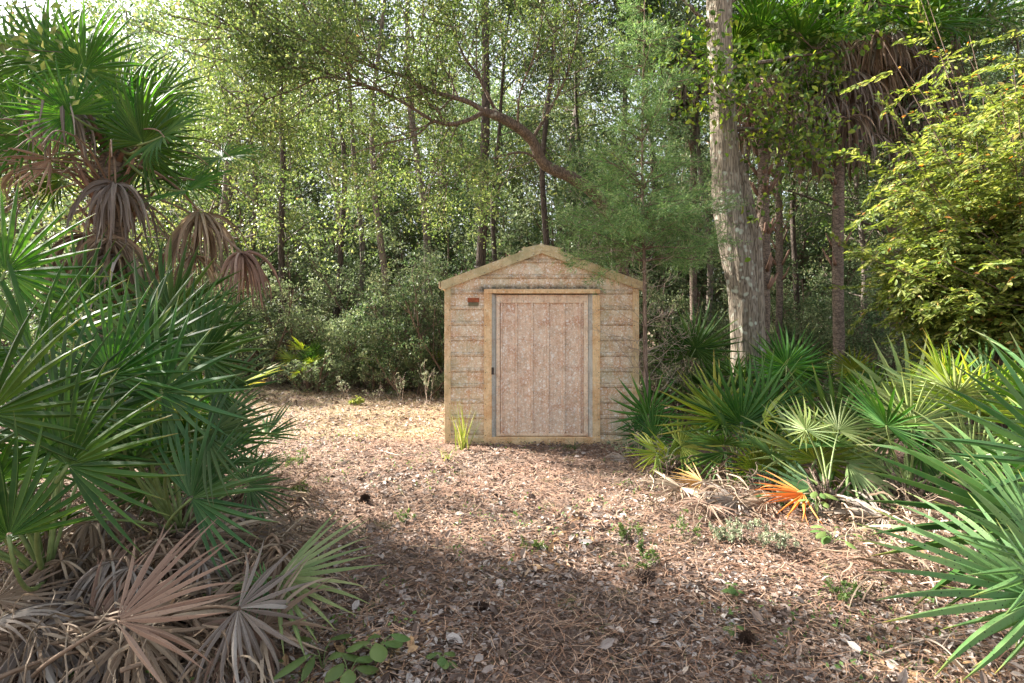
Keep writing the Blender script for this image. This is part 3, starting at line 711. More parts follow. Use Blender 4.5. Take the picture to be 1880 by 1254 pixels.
# ---- cabbage palm, left
def cabbage_left():
    T = thing('cabbage_palm', 'shaggy cabbage palm at upper left, green fans above and dead fronds hanging down', 'palm', tuple(onground(-3.15,4.5)), 'cabbage palms')
    P0 = np.array(T.location)
    pts = [onground(-3.15,4.5,-.1), at(215,620,4.5), at(208,500,4.5), at(200,400,4.45), at(206,320,4.4), at(212,255,4.4)]
    P = catmull(np.array(pts)-P0, 6); r = R(41)
    mb = MB(); tube(mb, P, [.12,.12,.115,.11,.10,.06], 14, .12, r); link('trunk', mb.mesh('trunk', M['bark_palm']), T)
    for i in range(46):      # boots
        f = r.uniform(.25,.97); q = P[int(f*(len(P)-1))]; a = r.uniform(0,6.28)
        d = np.array([math.cos(a), math.sin(a), 1.1]); mb = MB(); s0 = q+np.array([math.cos(a),math.sin(a),0])*.08; l = r.uniform(.12,.34)
        tube(mb, np.stack([s0, s0+d*l*.4, s0+d*l*.75+np.array([0,0,.03])]), [.026,.016,.010], 4); link('boot', mb.mesh('boot', M['boot']), T)
    top = P[-1]+P0; mid = P[int(.82*len(P))]+P0; low = P[int(.7*len(P))]+P0
    F = FAN['cabbage']
    hs = [(156,127,4.2,88,150,0,0,(.1,-1,.2)),(262,262,4.1,55,150,1,-.2,(.2,-1,.4)),(250,235,4.3,95,140,2,0,(0,-1,.2)),(215,190,4.6,75,150,0,.2,(0,-1,.3)),
          (90,110,4.3,110,145,1,.1,(0,-1,.3)),(40,150,4.5,125,150,2,0,(0,-1,.2)),(344,350,4.2,5,110,0,-.2,(0,-.7,1)),(408,290,4.5,0,95,1,0,(0,-.7,1)),
          (60,245,4.2,165,150,0,-.1,(0,-1,.5)),(300,250,4.0,20,130,2,-.2,(0,-1,.8)),(20,290,4.5,185,120,1,0,(0,-1,.6)),(190,230,4.8,90,150,1,.4,(0,-1,.2)),
          (330,330,4.6,-20,100,2,.1,(0,-.8,1)),(110,330,4.7,200,110,1,0,(0,-1,.5)),(265,300,4.5,-5,120,0,.3,(.1,-1,.6)),(290,180,4.7,45,110,1,.3,(.1,-1,.4)),(130,210,4.0,140,120,2,-.3,(0,-1,.5))]
    for i,(px,py,Y,deg,rp,v,dy,N) in enumerate(hs):
        put_fan(T, F[v], at(px,py,Y), dirimg(deg,dy), N, rp/FPX*Y, top-np.array([0,0,.04*(i%4)]), sr=.008, sag=.35)
    # dead fans, stiff brown
    put_fan(T, FAN['dead_pink'][0], at(94,292,4.1), dirimg(170,-.2), (0,-1,.2), .42, mid, 'stalk_dead', sr=.007)
    put_fan(T, FAN['dead'][1], at(40,300,4.3), dirimg(200,0), (0,-1,.3), .45, mid, 'stalk_dead', sr=.007)
    for (px,py,Y,rp,key,v) in [(103,175,4.1,150,'dead_grey',0),(125,190,4.2,150,'dead_grey',1),(212,338,4.2,150,'dead_grey',2),(205,345,4.3,165,'dead_grey',3),(190,432,4.3,160,'dead',1),(200,440,4.2,170,'dead',0),
                               (185,450,4.5,190,'dead',2),(180,470,4.6,180,'dead',3),(215,430,4.6,200,'dead',1),(368,392,4.3,150,'dead',3),(372,398,4.4,150,'dead',0),(442,464,4.2,130,'dead_pink',2),(447,466,4.25,120,'dead_pink',1),
                               (160,430,4.4,180,'dead',0),(230,470,4.3,170,'dead_grey',1),(235,350,4.5,150,'dead',2),(360,470,4.5,110,'dead',3),(320,455,4.7,90,'dead_pink',0)]:
        me = HANG[key][v]; put_fan(T, me, at(px,py,Y), (0,0,-1), (0,-1,0), rp/FPX*Y, (mid if py<400 else low), 'stalk_dead', hang=True, rz=r.uniform(0,6.28), cpt=(at(px,py,Y)+(mid if py<400 else low))/2+np.array([0,0,.28]))
    for i in range(26):      # bare arching stalks
        a = r.uniform(0,6.28); d = np.array([math.cos(a), math.sin(a), .45]); q = (mid if r.random()<.5 else low)-P0+r.normal(size=3)*.03; l = r.uniform(.4,1.0)
        mb = MB(); Pq = catmull(np.stack([q, q+d*l*.5, q+d*l+np.array([0,0,-.2*l-.05]), q+d*l*1.25+np.array([0,0,-.55*l])]),4); tube(mb, Pq, [.009,.006,.004], 4); link('bare_stalk', mb.mesh('bare_stalk', M['stalk_dead']), T)
cabbage_left()

# ---- dead frond heap at lower left
def lying(px, py, deg, L, key, v, label=None, dz=.12, tiltN=(0,-.5,1), dy=0, group='dead fronds fallen under the left palmettos'):
    g = gnd(px, py) if py > 700 else None
    g = g+np.array([0,0,dz]); D = np.array([math.cos(math.radians(deg)), math.sin(math.radians(deg)), dy])
    T = thing('fallen_frond', label or 'dry brown palmetto frond in the heap below the left palmettos', 'fallen frond', tuple(g), group)
    o = put_fan(T, FAN[key][v], g, D, tiltN, L, g-D/np.linalg.norm(D)*np.array([1,1,1])*L*.9+np.array([0,0,-dz*.5]), 'stalk_dead', sr=.006, sag=.5, name='blade'); return T
T = thing('fallen_frond', 'large tan-red dead frond fanned open to the upper right in the lower left heap', 'fallen frond', tuple(at(214,1140,2.15)), 'dead fronds fallen under the left palmettos')
put_fan(T, FAN['dead_pink'][4], at(214,1140,2.15), (.84,.30,.42), (-.25,-.72,.75), .50, at(60,1250,2.4), 'stalk_dead', name='blade')
lying(60, 1225, 25, .60, 'dead_grey', 1, 'silver-grey dead frond cut by the bottom left corner', .16, (0,-.5,1), -.05)
lying(345, 1150, 10, .46, 'dead', 2, 'drooping brown dead frond right beside the large tan-red one', .22, (0,-.6,1), -.1)
r = R(51)
def heap_label(px, py, key):
    c = {'dead':'brown','dead_grey':'grey','dead_pink':'tan-red'}[key]
    h = 'at the far left edge' if px < 90 else 'left of the large tan-red frond' if px < 200 else 'around the large tan-red frond' if px < 330 else 'toward the path'
    v = 'just under the green fans' if py < 1010 else 'halfway down the heap' if py < 1130 else 'by the bottom edge'
    return f'{c} dead frond {h}, {v}'
for i in range(46):
    px = r.uniform(-40, 480); py = r.uniform(900, 1260)
    if px > 300 and py < 960: py += 60
    kk = ('dead','dead_grey','dead','dead_pink')[r.integers(4)]
    lying(px, py, r.uniform(-60, 70), r.uniform(.32,.52), kk, int(r.integers(5)), heap_label(px, py, kk), r.uniform(.05,.28), (r.normal()*.5,-.5+r.normal()*.4,1), r.uniform(-.35,.25))
def strips(name, label, regions, seed, n):
    rr_ = R(seed); B=[]
    for (x0,x1,y0,y1,k) in regions:
        for _ in range(k):
            g=gnd(rr_.uniform(x0,x1), rr_.uniform(y0,y1)); B.append(g+np.array([0,0,rr_.uniform(.01,.24)]))
    B=np.array(B); k=len(B); st=9; a=rr_.normal(size=k)*1.0-.3; d=np.stack([np.cos(a),np.sin(a),rr_.uniform(-.2,.5,k)],-1); d=nrm(d); p=B.copy(); P=[p]; L=rr_.uniform(.15,.5,k); wv=rr_.normal(size=(k,3))*.5
    for i in range(st-1):
        d=nrm(d+wv*(.35 if i<4 else -.4)+np.array([0,0,-.16])+rr_.normal(size=(k,3))*.07); p=p+d*(L/(st-1))[:,None]; p[:,2]=np.maximum(p[:,2],hfun(p[:,0],p[:,1])+.01); P.append(p)
    P=np.stack(P,1); T=nrm(np.gradient(P,axis=1)); S=nrm(np.cross(T, rr_.normal(size=(k,1,3))*.6+np.array([0,0,1.])+rr_.normal(size=(k,1,3))*np.linspace(0,1,st)[None,:,None]))
    W=(rr_.uniform(.003,.010,k))[:,None]*np.interp(np.linspace(0,1,st),[0,.1,.6,1],[.6,1,.85,.1])[None]
    mb=MB(); ribbons(mb,P,W,S,.4,rr_.random(k)); tag(link(name,mb.mesh(name,M['dead'],False)),label,'dead leaves',kind='stuff')
strips('loose_frond_strips','tangle of shredded dead palmetto leaf strips over the lower left heap',[(-60,420,900,1260,1500),(380,560,930,1100,320)],52,0)
strips('frond_shreds','shredded dry palmetto strips strewn under the right palmettos',[(1180,1400,870,960,150),(1500,1860,870,970,220),(1550,1860,960,1120,160)],53,0)
for i in range(16):      # skirt fronds hanging off the palmetto bases
    px = r.uniform(80, 520); py = r.uniform(930,1120); g = gnd(px, py+60)+np.array([0,0,.34])
    T = thing('withered_frond', ('grey' if i%2 else 'brown')+' withered frond drooping '+('at the far left' if px<190 else 'beneath the bright green fan' if px<300 else 'beneath the grey-green fans' if px<420 else 'behind the small low palmetto')+(', upper row' if py<1020 else ', lower row'), 'fallen frond', tuple(g), 'withered fronds drooping under the left palmettos')
    put_fan(T, HANG[('dead','dead_grey')[i%2]][i%4], g, (0,0,-1), (0,-1,0), r.uniform(.32,.45), g+np.array([-.25,.3,-.3]), 'stalk_dead', hang=True, rz=r.uniform(0,6.28), cpt=g+np.array([-.1,.1,.12]), name='blade')

# ---- right palmettos
G_R = 'saw palmettos along the right side'
def rp(label, px, py, h=.1, seed=1):
    B = gnd(px, py); return lp(label, B[0], B[1], h, seed, G_R)
T,B = rp('small palmetto against the right front corner of the shed', 1195, 835, .18, 11)
hero(T, 1191, 762, 6.55, 88, 82, 'palmetto', 4, -.1, (0,-1,.15), B); hero(T, 1200, 800, 6.4, 60, 70, 'palmetto', 2, -.2, (0,-.8,.8), B); hero(T, 1185, 800, 6.6, 150, 60, 'palmetto_blue', 1, 0, (0,-1,.8), B)
T,B = rp('low yellowish palmetto in front of the shed corner plant', 1228, 872, .08, 12)
hero(T, 1229, 828, 5.9, -80, 68, 'palmetto_yellow', 4, -.35, (0,-.6,1), B); hero(T, 1250, 820, 5.8, 20, 80, 'palmetto_yellow', 1, -.2, (0,-.7,1), B); hero(T,1205,832,5.8,170,60,'palmetto_yellow',3,-.2,(0,-.7,1),B)
T,B = rp('broad bright green palmetto of many upright fans, second from the shed', 1350, 880, .2, 13)
hero(T, 1361, 779, 5.8, 80, 128, 'palmetto', 2, 0, (0,-1,.2), B); hero(T, 1320, 770, 6.0, 115, 110, 'palmetto_yellow', 1, .1, (0,-1,.3), B); hero(T, 1400, 760, 6.0, 55, 110, 'palmetto', 0, .1, (0,-1,.3), B)
hero(T, 1330, 830, 5.6, 190, 90, 'palmetto', 3, -.1, (0,-.7,.9), B); hero(T, 1380, 840, 5.5, -30, 95, 'palmetto', 4, -.3, (0,-.6,1), B)
crown_fans(T, B, 5, 61, ('palmetto','palmetto_yellow'), .42, .42, (20,80), (0,360))
T,B = rp('bright yellow-green young palmetto low between two larger palmettos', 1405, 905, .05, 14)
hero(T, 1402, 852, 5.3, 75, 72, 'palmetto_yellow', 0, -.1, (0,-1,.3), B); hero(T, 1385, 862, 5.3, 120, 60, 'palmetto_yellow', 2, -.1, (0,-1,.4), B); hero(T, 1425,858,5.3,35,65,'palmetto_yellow',1,-.2,(0,-.9,.6),B)
T,B = rp('palmetto with a stiff star-like fan above a yellowing one, mid right', 1520, 940, .18, 15)
hero(T, 1530, 790, 5.1, 85, 125, 'palmetto', 4, -.15, (-.1,-1,.25), B); hero(T, 1498, 845, 4.9, 60, 95, 'palmetto_yellow', 2, -.1, (0,-1,.4), B)
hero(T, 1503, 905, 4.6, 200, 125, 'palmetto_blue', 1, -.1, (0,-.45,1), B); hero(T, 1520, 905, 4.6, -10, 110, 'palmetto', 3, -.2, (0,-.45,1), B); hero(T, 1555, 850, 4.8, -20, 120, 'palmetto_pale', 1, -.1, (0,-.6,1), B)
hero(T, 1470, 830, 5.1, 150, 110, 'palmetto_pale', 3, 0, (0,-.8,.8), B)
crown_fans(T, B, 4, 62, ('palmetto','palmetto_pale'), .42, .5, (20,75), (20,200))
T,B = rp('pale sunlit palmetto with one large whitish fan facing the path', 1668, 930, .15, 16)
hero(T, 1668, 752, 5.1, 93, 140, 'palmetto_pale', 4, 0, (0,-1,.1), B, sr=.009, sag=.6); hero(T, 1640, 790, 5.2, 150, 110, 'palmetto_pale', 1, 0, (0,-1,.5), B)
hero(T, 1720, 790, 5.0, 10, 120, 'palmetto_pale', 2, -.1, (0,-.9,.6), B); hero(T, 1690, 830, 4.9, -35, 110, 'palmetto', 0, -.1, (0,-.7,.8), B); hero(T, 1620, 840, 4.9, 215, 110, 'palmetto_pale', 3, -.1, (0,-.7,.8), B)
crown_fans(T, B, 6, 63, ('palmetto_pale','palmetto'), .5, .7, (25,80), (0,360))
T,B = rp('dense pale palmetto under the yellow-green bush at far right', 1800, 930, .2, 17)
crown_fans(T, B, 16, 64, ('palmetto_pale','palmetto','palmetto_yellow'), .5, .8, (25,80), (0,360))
T,B = rp('green palmetto further back behind the pale sunlit one', 1600, 800, .2, 18)
crown_fans(T, B, 12, 65, ('palmetto','palmetto_yellow'), .5, .7, (25,80), (0,360))
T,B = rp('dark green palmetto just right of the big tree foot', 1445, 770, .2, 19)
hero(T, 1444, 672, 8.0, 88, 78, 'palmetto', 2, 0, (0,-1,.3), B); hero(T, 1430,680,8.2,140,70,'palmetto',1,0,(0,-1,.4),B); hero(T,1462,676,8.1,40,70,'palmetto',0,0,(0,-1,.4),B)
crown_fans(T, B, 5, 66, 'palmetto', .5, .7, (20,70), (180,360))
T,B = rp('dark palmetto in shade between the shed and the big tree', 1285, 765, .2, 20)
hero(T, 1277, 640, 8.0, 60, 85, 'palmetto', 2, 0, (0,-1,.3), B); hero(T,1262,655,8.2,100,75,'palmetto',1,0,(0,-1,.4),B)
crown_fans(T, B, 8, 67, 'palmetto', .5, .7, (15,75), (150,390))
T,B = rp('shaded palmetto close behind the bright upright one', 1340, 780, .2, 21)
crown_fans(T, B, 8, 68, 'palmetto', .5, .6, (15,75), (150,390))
# foreground right
B = onground(2.75, 2.6); T,B = lp('large foreground palmetto at the right edge with long arching leaflets', 2.75, 2.7, .25, 22, G_R)
hero(T, 1905, 965, 2.45, 178, 350, 'palmetto', 5, -.05, (0,-.75,.8), B, sr=.009); hero(T, 1960, 850, 2.7, 145, 300, 'palmetto_blue', 5, 0, (.1,-1,.35), B, sr=.009)
hero(T, 1965, 790, 3.0, 120, 260, 'palmetto', 2, .1, (.1,-1,.25), B); hero(T, 1900, 1000, 2.9, 160, 200, 'palmetto_blue', 0, .1, (0,-.8,.7), B)
hero(T, 1950, 900, 3.4, 150, 230, 'palmetto', 4, .2, (0,-1,.5), B)
T,B = lp('black-speckled palmetto frond plant in the lower right corner', 2.35, 1.95, .2, 23, G_R)
hero(T, 1925, 1095, 2.05, 176, 360, 'palmetto_spot', 5, -.05, (0,-.5,1), B, sr=.009); hero(T, 1930, 1040, 2.15, 150, 250, 'palmetto_spot', 1, 0, (.1,-.8,.7), B, sr=.009)
hero(T, 1935, 1110, 2.0, 215, 200, 'palmetto_spot', 0, -.05, (0,-.8,.7), B, sr=.008)
# orange and golden fallen fronds
o = lying(1476, 942, 188, .42, 'dead_orange', 4, 'vivid orange dead frond on the litter below the right palmettos', .15, (0,-.42,1), -.02, None)
o = lying(1290, 905, 160, .34, 'dead_gold', 4, 'golden yellow dead frond curling on the litter left of the orange one', .10, (0,-.6,1), .05, None)
o = lying(1150, 848, 172, .42, 'dead_grey', 2, 'pale dry frond lying beside the right corner of the shed', .03, (0,-.5,1), -.05, None)
o = lying(1620, 965, 185, .50, 'dead_grey', 1, 'grey dry frond on the ground below the pale sunlit palmetto', .06, (0,-.5,1), -.05, None)
for i in range(12):
    qx = 1250+52*i
    lying(qx, r.uniform(885,960), r.uniform(120,240), r.uniform(.3,.5), ('dead','dead_pink','dead_grey')[i%3], i%4, ('brown','tan-red','grey')[i%3]+' dry frond lying under the right palmettos '+('left of the golden frond' if qx<1290 else 'between golden and orange fronds' if qx<1430 else 'just right of the orange frond' if qx<1600 else 'below the pale sunlit palmetto' if qx<1720 else 'toward the right edge'), r.uniform(.03,.1), (r.normal()*.4,-.4,1), r.uniform(-.1,.1), 'dead fronds fallen under the right palmettos')

# ------------------------------------------------------------------ branching trees
def grow(r, start, d, L, rad, level, maxlevel, out, tips, nchild=(3,5), ang=(30,65), up=.0, wander=.25, ratio=.55, seg=7, first=.35):
    P=[np.array(start,float)]; d=np.array(d,float); d/=np.linalg.norm(d)
    for i in range(seg):
        d = d + r.normal(size=3)*wander*(.5 if level==0 else 1)/math.sqrt(seg) + np.array([0,0,up/seg]); d/=np.linalg.norm(d)
        P.append(P[-1]+d*L/seg)
    P=np.array(P); rr = rad*np.linspace(1,.35 if level<maxlevel else .2,len(P)); out.append((P,rr,level))
    if level==maxlevel: tips.append(P[1:]); return
    n = int(r.integers(nchild[0], nchild[1]+1))
    if level==maxlevel-1: tips.append(P[len(P)//2:])
    for k in range(n):
        f = first+(1-first)*(k+r.random())/n if level else first+(1-first)*(k+r.random())/n
        i = f*seg; i0=min(int(i),seg-1); q = P[i0]+(P[i0+1]-P[i0])*(i-i0); t = nrm(P[i0+1]-P[i0])
        v = r.normal(size=3); v = nrm(v-t*v.dot(t)); a = math.radians(r.uniform(*ang)); nd = t*math.cos(a)+v*math.sin(a)
        grow(r, q, nd, L*ratio*r.uniform(.7,1.2)*(1.15-.5*f), max(rad*.5*(1.1-.5*f),.002), level+1, maxlevel, out, tips, nchild, ang, up, wander, ratio, max(4,seg-1), .25)
def leaf_points(r, tips, per, spread, cl=11):
    P = []
    for T in tips:
        n = r.poisson(per/cl)
        if n == 0: continue
        i = r.uniform(0, len(T)-1.001, n); i0=i.astype(int); f=(i-i0)[:,None]
        C = T[i0]*(1-f)+T[i0+1]*f + r.normal(size=(n,3))*spread*1.1
        k = cl if n*cl > 12 else 4
        P.append(np.repeat(C,k,0)+r.normal(size=(n*k,3))*spread*np.array([.55,.55,.34])); continue
        i = r.uniform(0, len(T)-1.001, n); i0=i.astype(int); f=(i-i0)[:,None]
        P.append(T[i0]*(1-f)+T[i0+1]*f + r.normal(size=(n,3))*spread)
    return np.concatenate(P)
TREE = {}
def make_tree_proto(key, seed, H, clear, trunk_r, nb, blen, per, lsize, spread, lmat, bmat, ang=(45,80), lean=.04, aspect=.5, up=.15, lev=2):
    r = R(seed); out=[]; tips=[]
    P=[np.zeros(3)-np.array([0,0,.2])]; d=np.array([r.normal()*lean, r.normal()*lean, 1.])
    for i in range(14):
        d = nrm(d+np.array([r.normal(),r.normal(),0])*.05); P.append(P[-1]+d*H/14)
    P=np.array(P); mt=MB(); tube(mt, catmull(P,3), trunk_r*np.linspace(1.15,.2,14*3+1), 9, .06, r)
    for k in range(nb):
        f = clear+(1-clear)*(k+r.random())/nb; i=f*14; i0=min(int(i),13); q=P[i0]+(P[i0+1]-P[i0])*(i-i0)
        a=r.uniform(0,6.28); e=math.radians(90-r.uniform(*ang)); dd=np.array([math.cos(e)*math.cos(a),math.cos(e)*math.sin(a),math.sin(e)])
        grow(r, q, dd, blen*(1.2-.75*(f-clear)/(1-clear))*r.uniform(.6,1.2), trunk_r*.3*(1.1-f*.6), 1, lev, out, tips, (3,5), (25,60), up, .35, .6, 6)
    mbr=MB()
    for (Q,rr,l) in out: tube(mbr, Q, rr, 4 if l<2 else 3, cap=False)
    L = leaf_points(r, tips, per, spread); ml=MB()
    clump = .5+.5*np.sin(L[:,0]*2.1+seed)*np.sin(L[:,1]*2.3+1)*np.sin(L[:,2]*1.9+2)
    leaves(ml, L, lsize, r, aspect, rnd=np.clip(r.random(len(L))*.75+clump*.25,0,1))
    TREE[key]=(mt.mesh('trunk',M[bmat]), mbr.mesh('branches',M[bmat]), ml.mesh('crown',M[lmat],False), len(L))
make_tree_proto('broad1', 201, 12, .16, .13, 30, 2.6, 120, .085, .20, 'wood', 'bark_grey')
make_tree_proto('broad2', 202, 12.5, .22, .16, 28, 3.0, 125, .085, .22, 'wood', 'bark_dark')
make_tree_proto('slim', 203, 10, .22, .07, 26, 1.7, 95, .075, .16, 'wood', 'bark_grey')
make_tree_proto('oaky', 204, 10.5, .12, .15, 28, 2.8, 140, .07, .22, 'oak', 'bark_grey')
make_tree_proto('pole', 206, 13, .58, .085, 20, 2.2, 120, .08, .20, 'wood', 'bark_dark')
make_tree_proto('pole_grey', 207, 12, .60, .08, 18, 2.0, 110, .08, .20, 'wood', 'bark_grey')
make_tree_proto('pine', 205, 16, .55, .15, 22, 2.0, 90, .15, .12, 'cedar', 'bark_cedar', aspect=.08, up=.4)
def make_shrub_proto(key, seed, H, nst, lmat, lsize, per, spread, wide=.5, aspect=.4, bm='twig_dark'):
    r=R(seed); out=[]; tips=[]
    for k in range(nst):
        a=r.uniform(0,6.28); o=np.array([math.cos(a),math.sin(a),0])*r.uniform(0,.25); d=np.array([math.cos(a)*wide,math.sin(a)*wide,1.])
        grow(r, o-np.array([0,0,.1]), d, H*r.uniform(.6,1), .028, 0, 2, out, tips, (5,8), (30,60), .1, .3, .42, 8, .12)
    mbr=MB()
    for (Q,rr,l) in out: tube(mbr, Q, rr, 4 if l<1 else 3, cap=False)
    L=leaf_points(r,tips,per,spread); ml=MB(); clump=.5+.5*np.sin(L[:,0]*3+seed)*np.sin(L[:,1]*3+1)*np.sin(L[:,2]*3+2)
    leaves(ml, L, lsize, r, aspect, rnd=np.clip(r.random(len(L))*.75+clump*.25,0,1))
    TREE[key]=(None, mbr.mesh('stems',M[bm]), ml.mesh('foliage',M[lmat],False), len(L))
make_shrub_proto('myrtle1', 301, 3.4, 7, 'myrtle', .06, 30, .09)
make_shrub_proto('myrtle2', 302, 2.6, 8, 'myrtle', .06, 30, .09, .7)
make_shrub_proto('yaupon', 303, 3.0, 7, 'wood', .05, 34, .08, .6, .5)
make_shrub_proto('low', 304, 1.1, 9, 'myrtle', .045, 12, .05, .9, .4)
for k,v in TREE.items(): print(k, 'leaves', v[3])
def put_tree(key, px, Y, s, rz, label, group, cat='tree', name='tree', x=None):
    X = (px-940)/FPX*Y if x is None else x
    mt, mbr, ml, _ = TREE[key]
    T = thing(name, label, cat, (X, Y, float(hfun(X,Y)) if Y<25 else 0), group); T.rotation_euler=(0,0,rz); T.scale=(s,s,s)
    if mt: link('trunk', mt, T); link('branches', mbr, T); link('crown', ml, T)
    else: link('stems', mbr, T); link('foliage', ml, T)
    return T
GT='trees standing in the wood behind the shed'; GS='shrubs along the edge of the wood'
bgt = [('pole_grey',700,12.9,1.05,1.0,'straight grey trunked tree seen between the left palm and the shed roof'),
 ('pole_grey',768,14.2,1.3,2.2,'reddish grey tree trunk just right of the straight grey one left of the shed'),
 ('pole',862,12.4,1.35,0.4,'dark tree rising directly behind the left slope of the shed roof'),
 ('pole',1005,12.2,.9,5.0,'slender dark tree rising behind the ridge of the shed'),
 ('pole',532,13.8,1.0,3.3,'tree deep in the wood right of the cabbage palm fans'),
 ('oaky',420,15.0,1.0,4.1,'leafy tree behind the hanging dead fronds of the left palm'),
 ('pole',612,14.6,1.0,1.3,'thin dark trunk between the two grey trunks and the left palm'),
 ('pole_grey',655,16.2,1.1,2.9,'thin pale trunk set back left of the straight grey trunk'),
 ('pole',920,13.6,.8,4.4,'thin dark trunk just left of the shed ridge'),
 ('pole',1050,14.4,.9,0.7,'thin dark trunk right of the shed ridge under the arching limb'),
 ('pole_grey',1292,12.6,.9,2.2,'thin grey trunk midway between the cedar and the big trunk'),
 ('pole',1475,13.0,.8,3.6,'thin dark trunk right of the slim cabbage palm'),
 ('pole',1655,12.0,.8,5.2,'thin dark trunk at the left fringe of the bright bush'),
 ('pole',455,14.0,.9,2.0,'thin dark trunk behind the hanging dead fans of the left palm'),
 ('pine',300,22,1.0,0.2,'tall pine far behind the left cabbage palm'),
 ('pine',620,25,1.1,1.9,'tall pine far back above the sunlit clearing'),
 ('pine',945,23,1.0,2.5,'tall pine far back above the shed ridge'),
 ('slim',1140,13.5,1.2,2.6,'slender tree half hidden behind the young cedar crown'),
 ('broad2',1690,12.5,1.1,3.9,'thick dark trunk at upper right left of the bright bush'),
 ('broad1',1610,17,1.0,0.1,'tree deep in the wood between the skirted palm and the bright bush'),
 ('slim',1572,11.5,.9,5.3,'thin pale sapling trunk right of the skirted palm'),
 ('oaky',1800,11.0,1.05,2.0,'leafy tree standing behind the yellow-green bush'),
 ('broad2',1480,20,1.0,2.9,'tree far back in the gap right of the big trunk'),
 ('broad1',1360,18,1.1,4.7,'tree far behind the big pale trunk'),
 ('oaky',1060,18.5,1.1,0.8,'leafy tree behind the arching oak limb'),
 ('broad2',1210,20,1.1,1.1,'tree far behind the upper cedar foliage'),
 ('broad1',900,21,1.2,5.8,'tree filling the wood above the shed, behind the dark trunk'),
 ('oaky',640,19.5,1.2,2.4,'leafy tree in the wood above the sunlit clearing'),
 ('broad2',480,22,1.1,0.7,'tree far back beyond the dead fan tips of the left palm'),
 ('pine',1420,27,1.1,3.0,'tall pine deep in the wood right of the big trunk'),
 ('broad1',1950,15,1.1,1.2,'tree behind the bright bush at the right edge'),
 ('broad1',250,19,1.0,5.1,'tree in the wood behind the middle of the left palm')]
for (k,px,Y,s,rz,lb) in bgt: put_tree(k,px,Y,s,rz,lb,GT)
rb = R(444)
for i in range(72):
    k = ('broad1','oaky','broad2','oaky','slim')[i%5]; Y = rb.uniform(23,31); px = -160+2200*((i*29)%72+rb.random())/72
    put_tree(k, px, Y, rb.uniform(.95,1.25), rb.uniform(0,6.28), 'indistinct tree deep in the wood, merging with its neighbours', 'indistinct trees deep in the wood')
for i in range(26):
    k = ('yaupon','myrtle1')[i%2]; Y = rb.uniform(18,23); px = -100+2080*(i+rb.random())/26
    put_tree(k, px, Y, rb.uniform(1.7,2.4), rb.uniform(0,6.28), 'tall thicket shrub in the rear of the wood, behind the first row', 'rear thicket shrubs in the wood', 'shrub', 'shrub')
shr = [('myrtle1',560,13.6,.95,0.0,'grey-green shrub at the left back edge of the clearing'),('myrtle2',640,13.2,1.05,1.1,'rounded myrtle shrub behind the middle of the sunlit clearing'),
 ('myrtle1',720,13.8,1.1,2.0,'tall myrtle shrub left of the shed, behind the dry weeds'),('yaupon',790,12.6,1.0,3.1,'dark leafy shrub just beyond the left wall of the shed'),
 ('myrtle2',470,12.8,1.15,4.2,'shrub behind the drooping dead fans of the left palm'),('yaupon',380,12.5,1.1,0.5,'shrub in the gap under the left palm crown'),
 ('myrtle1',860,12.2,1.0,5.1,'myrtle shrub showing over the left slope of the shed roof'),('yaupon',930,13.0,1.15,1.7,'shrub showing just left of the shed ridge'),
 ('myrtle1',1060,12.6,1.0,2.8,'shrub showing just right of the shed ridge'),('yaupon',1240,12.5,1.0,0.3,'shaded shrub right of the shed behind the bare twigs'),
 ('myrtle2',1300,13.2,1.1,1.9,'shaded shrub left of the big trunk'),('yaupon',1430,13.5,1.0,3.6,'shrub right behind the big trunk base'),
 ('myrtle1',1500,12.0,.9,4.4,'shrub under the skirted cabbage palm'),('yaupon',1620,11.0,.9,5.5,'shrub behind the back right palmettos'),
 ('myrtle2',1720,10.0,1.0,0.9,'shrub in shade under the left part of the bright bush'),('myrtle1',1840,9.5,1.0,2.2,'shrub in shade at the right edge below the bright bush'),
 ('myrtle2',200,12.0,1.0,2.9,'shrub seen through the stalks of the left palm'),('yaupon',40,11.0,1.0,3.9,'shrub at the left edge behind the palm trunk'),
 ('yaupon',600,16.0,1.3,2.5,'taller shrub in the second row above the clearing'),('myrtle1',820,16.5,1.3,3.4,'taller shrub in the second row left of the shed roof'),
 ('low',585,12.2,1.1,1.0,'low shrub at the left end of the clearing edge'),('low',690,12.4,1.2,2.0,'low shrub at the middle of the clearing edge'),('low',765,11.6,1.0,3.0,'low shrub nearest the shed at the clearing edge'),
 ('low',1260,10.2,1.2,4.0,'low dark shrub behind the shaded palmetto right of the shed'),('low',1480,10.5,1.3,5.0,'low shrub between the big trunk and the skirted palm'),('low',1560,9.6,1.1,.6,'low shrub behind the palmetto in the middle right')]
for (k,px,Y,s,rz,lb) in shr: put_tree(k,px,Y,s,rz,lb,GS,'shrub','shrub')
# off-frame trees on the sunny side that shade the foreground
for (k,x,Y,s,rz,lb) in [('oaky',-6.6,5.4,.85,.6,'leafy tree left of the path outside the view, shading the foreground'),('broad1',-8.2,4.7,1.0,2.6,'tall tree beyond the left palmettos outside the view'),('oaky',-5.4,2.2,.75,4.6,'small leafy tree left of the camera outside the view')]:
    put_tree(k,0,Y,s,rz,lb,'trees off to the left of the path',x=x)

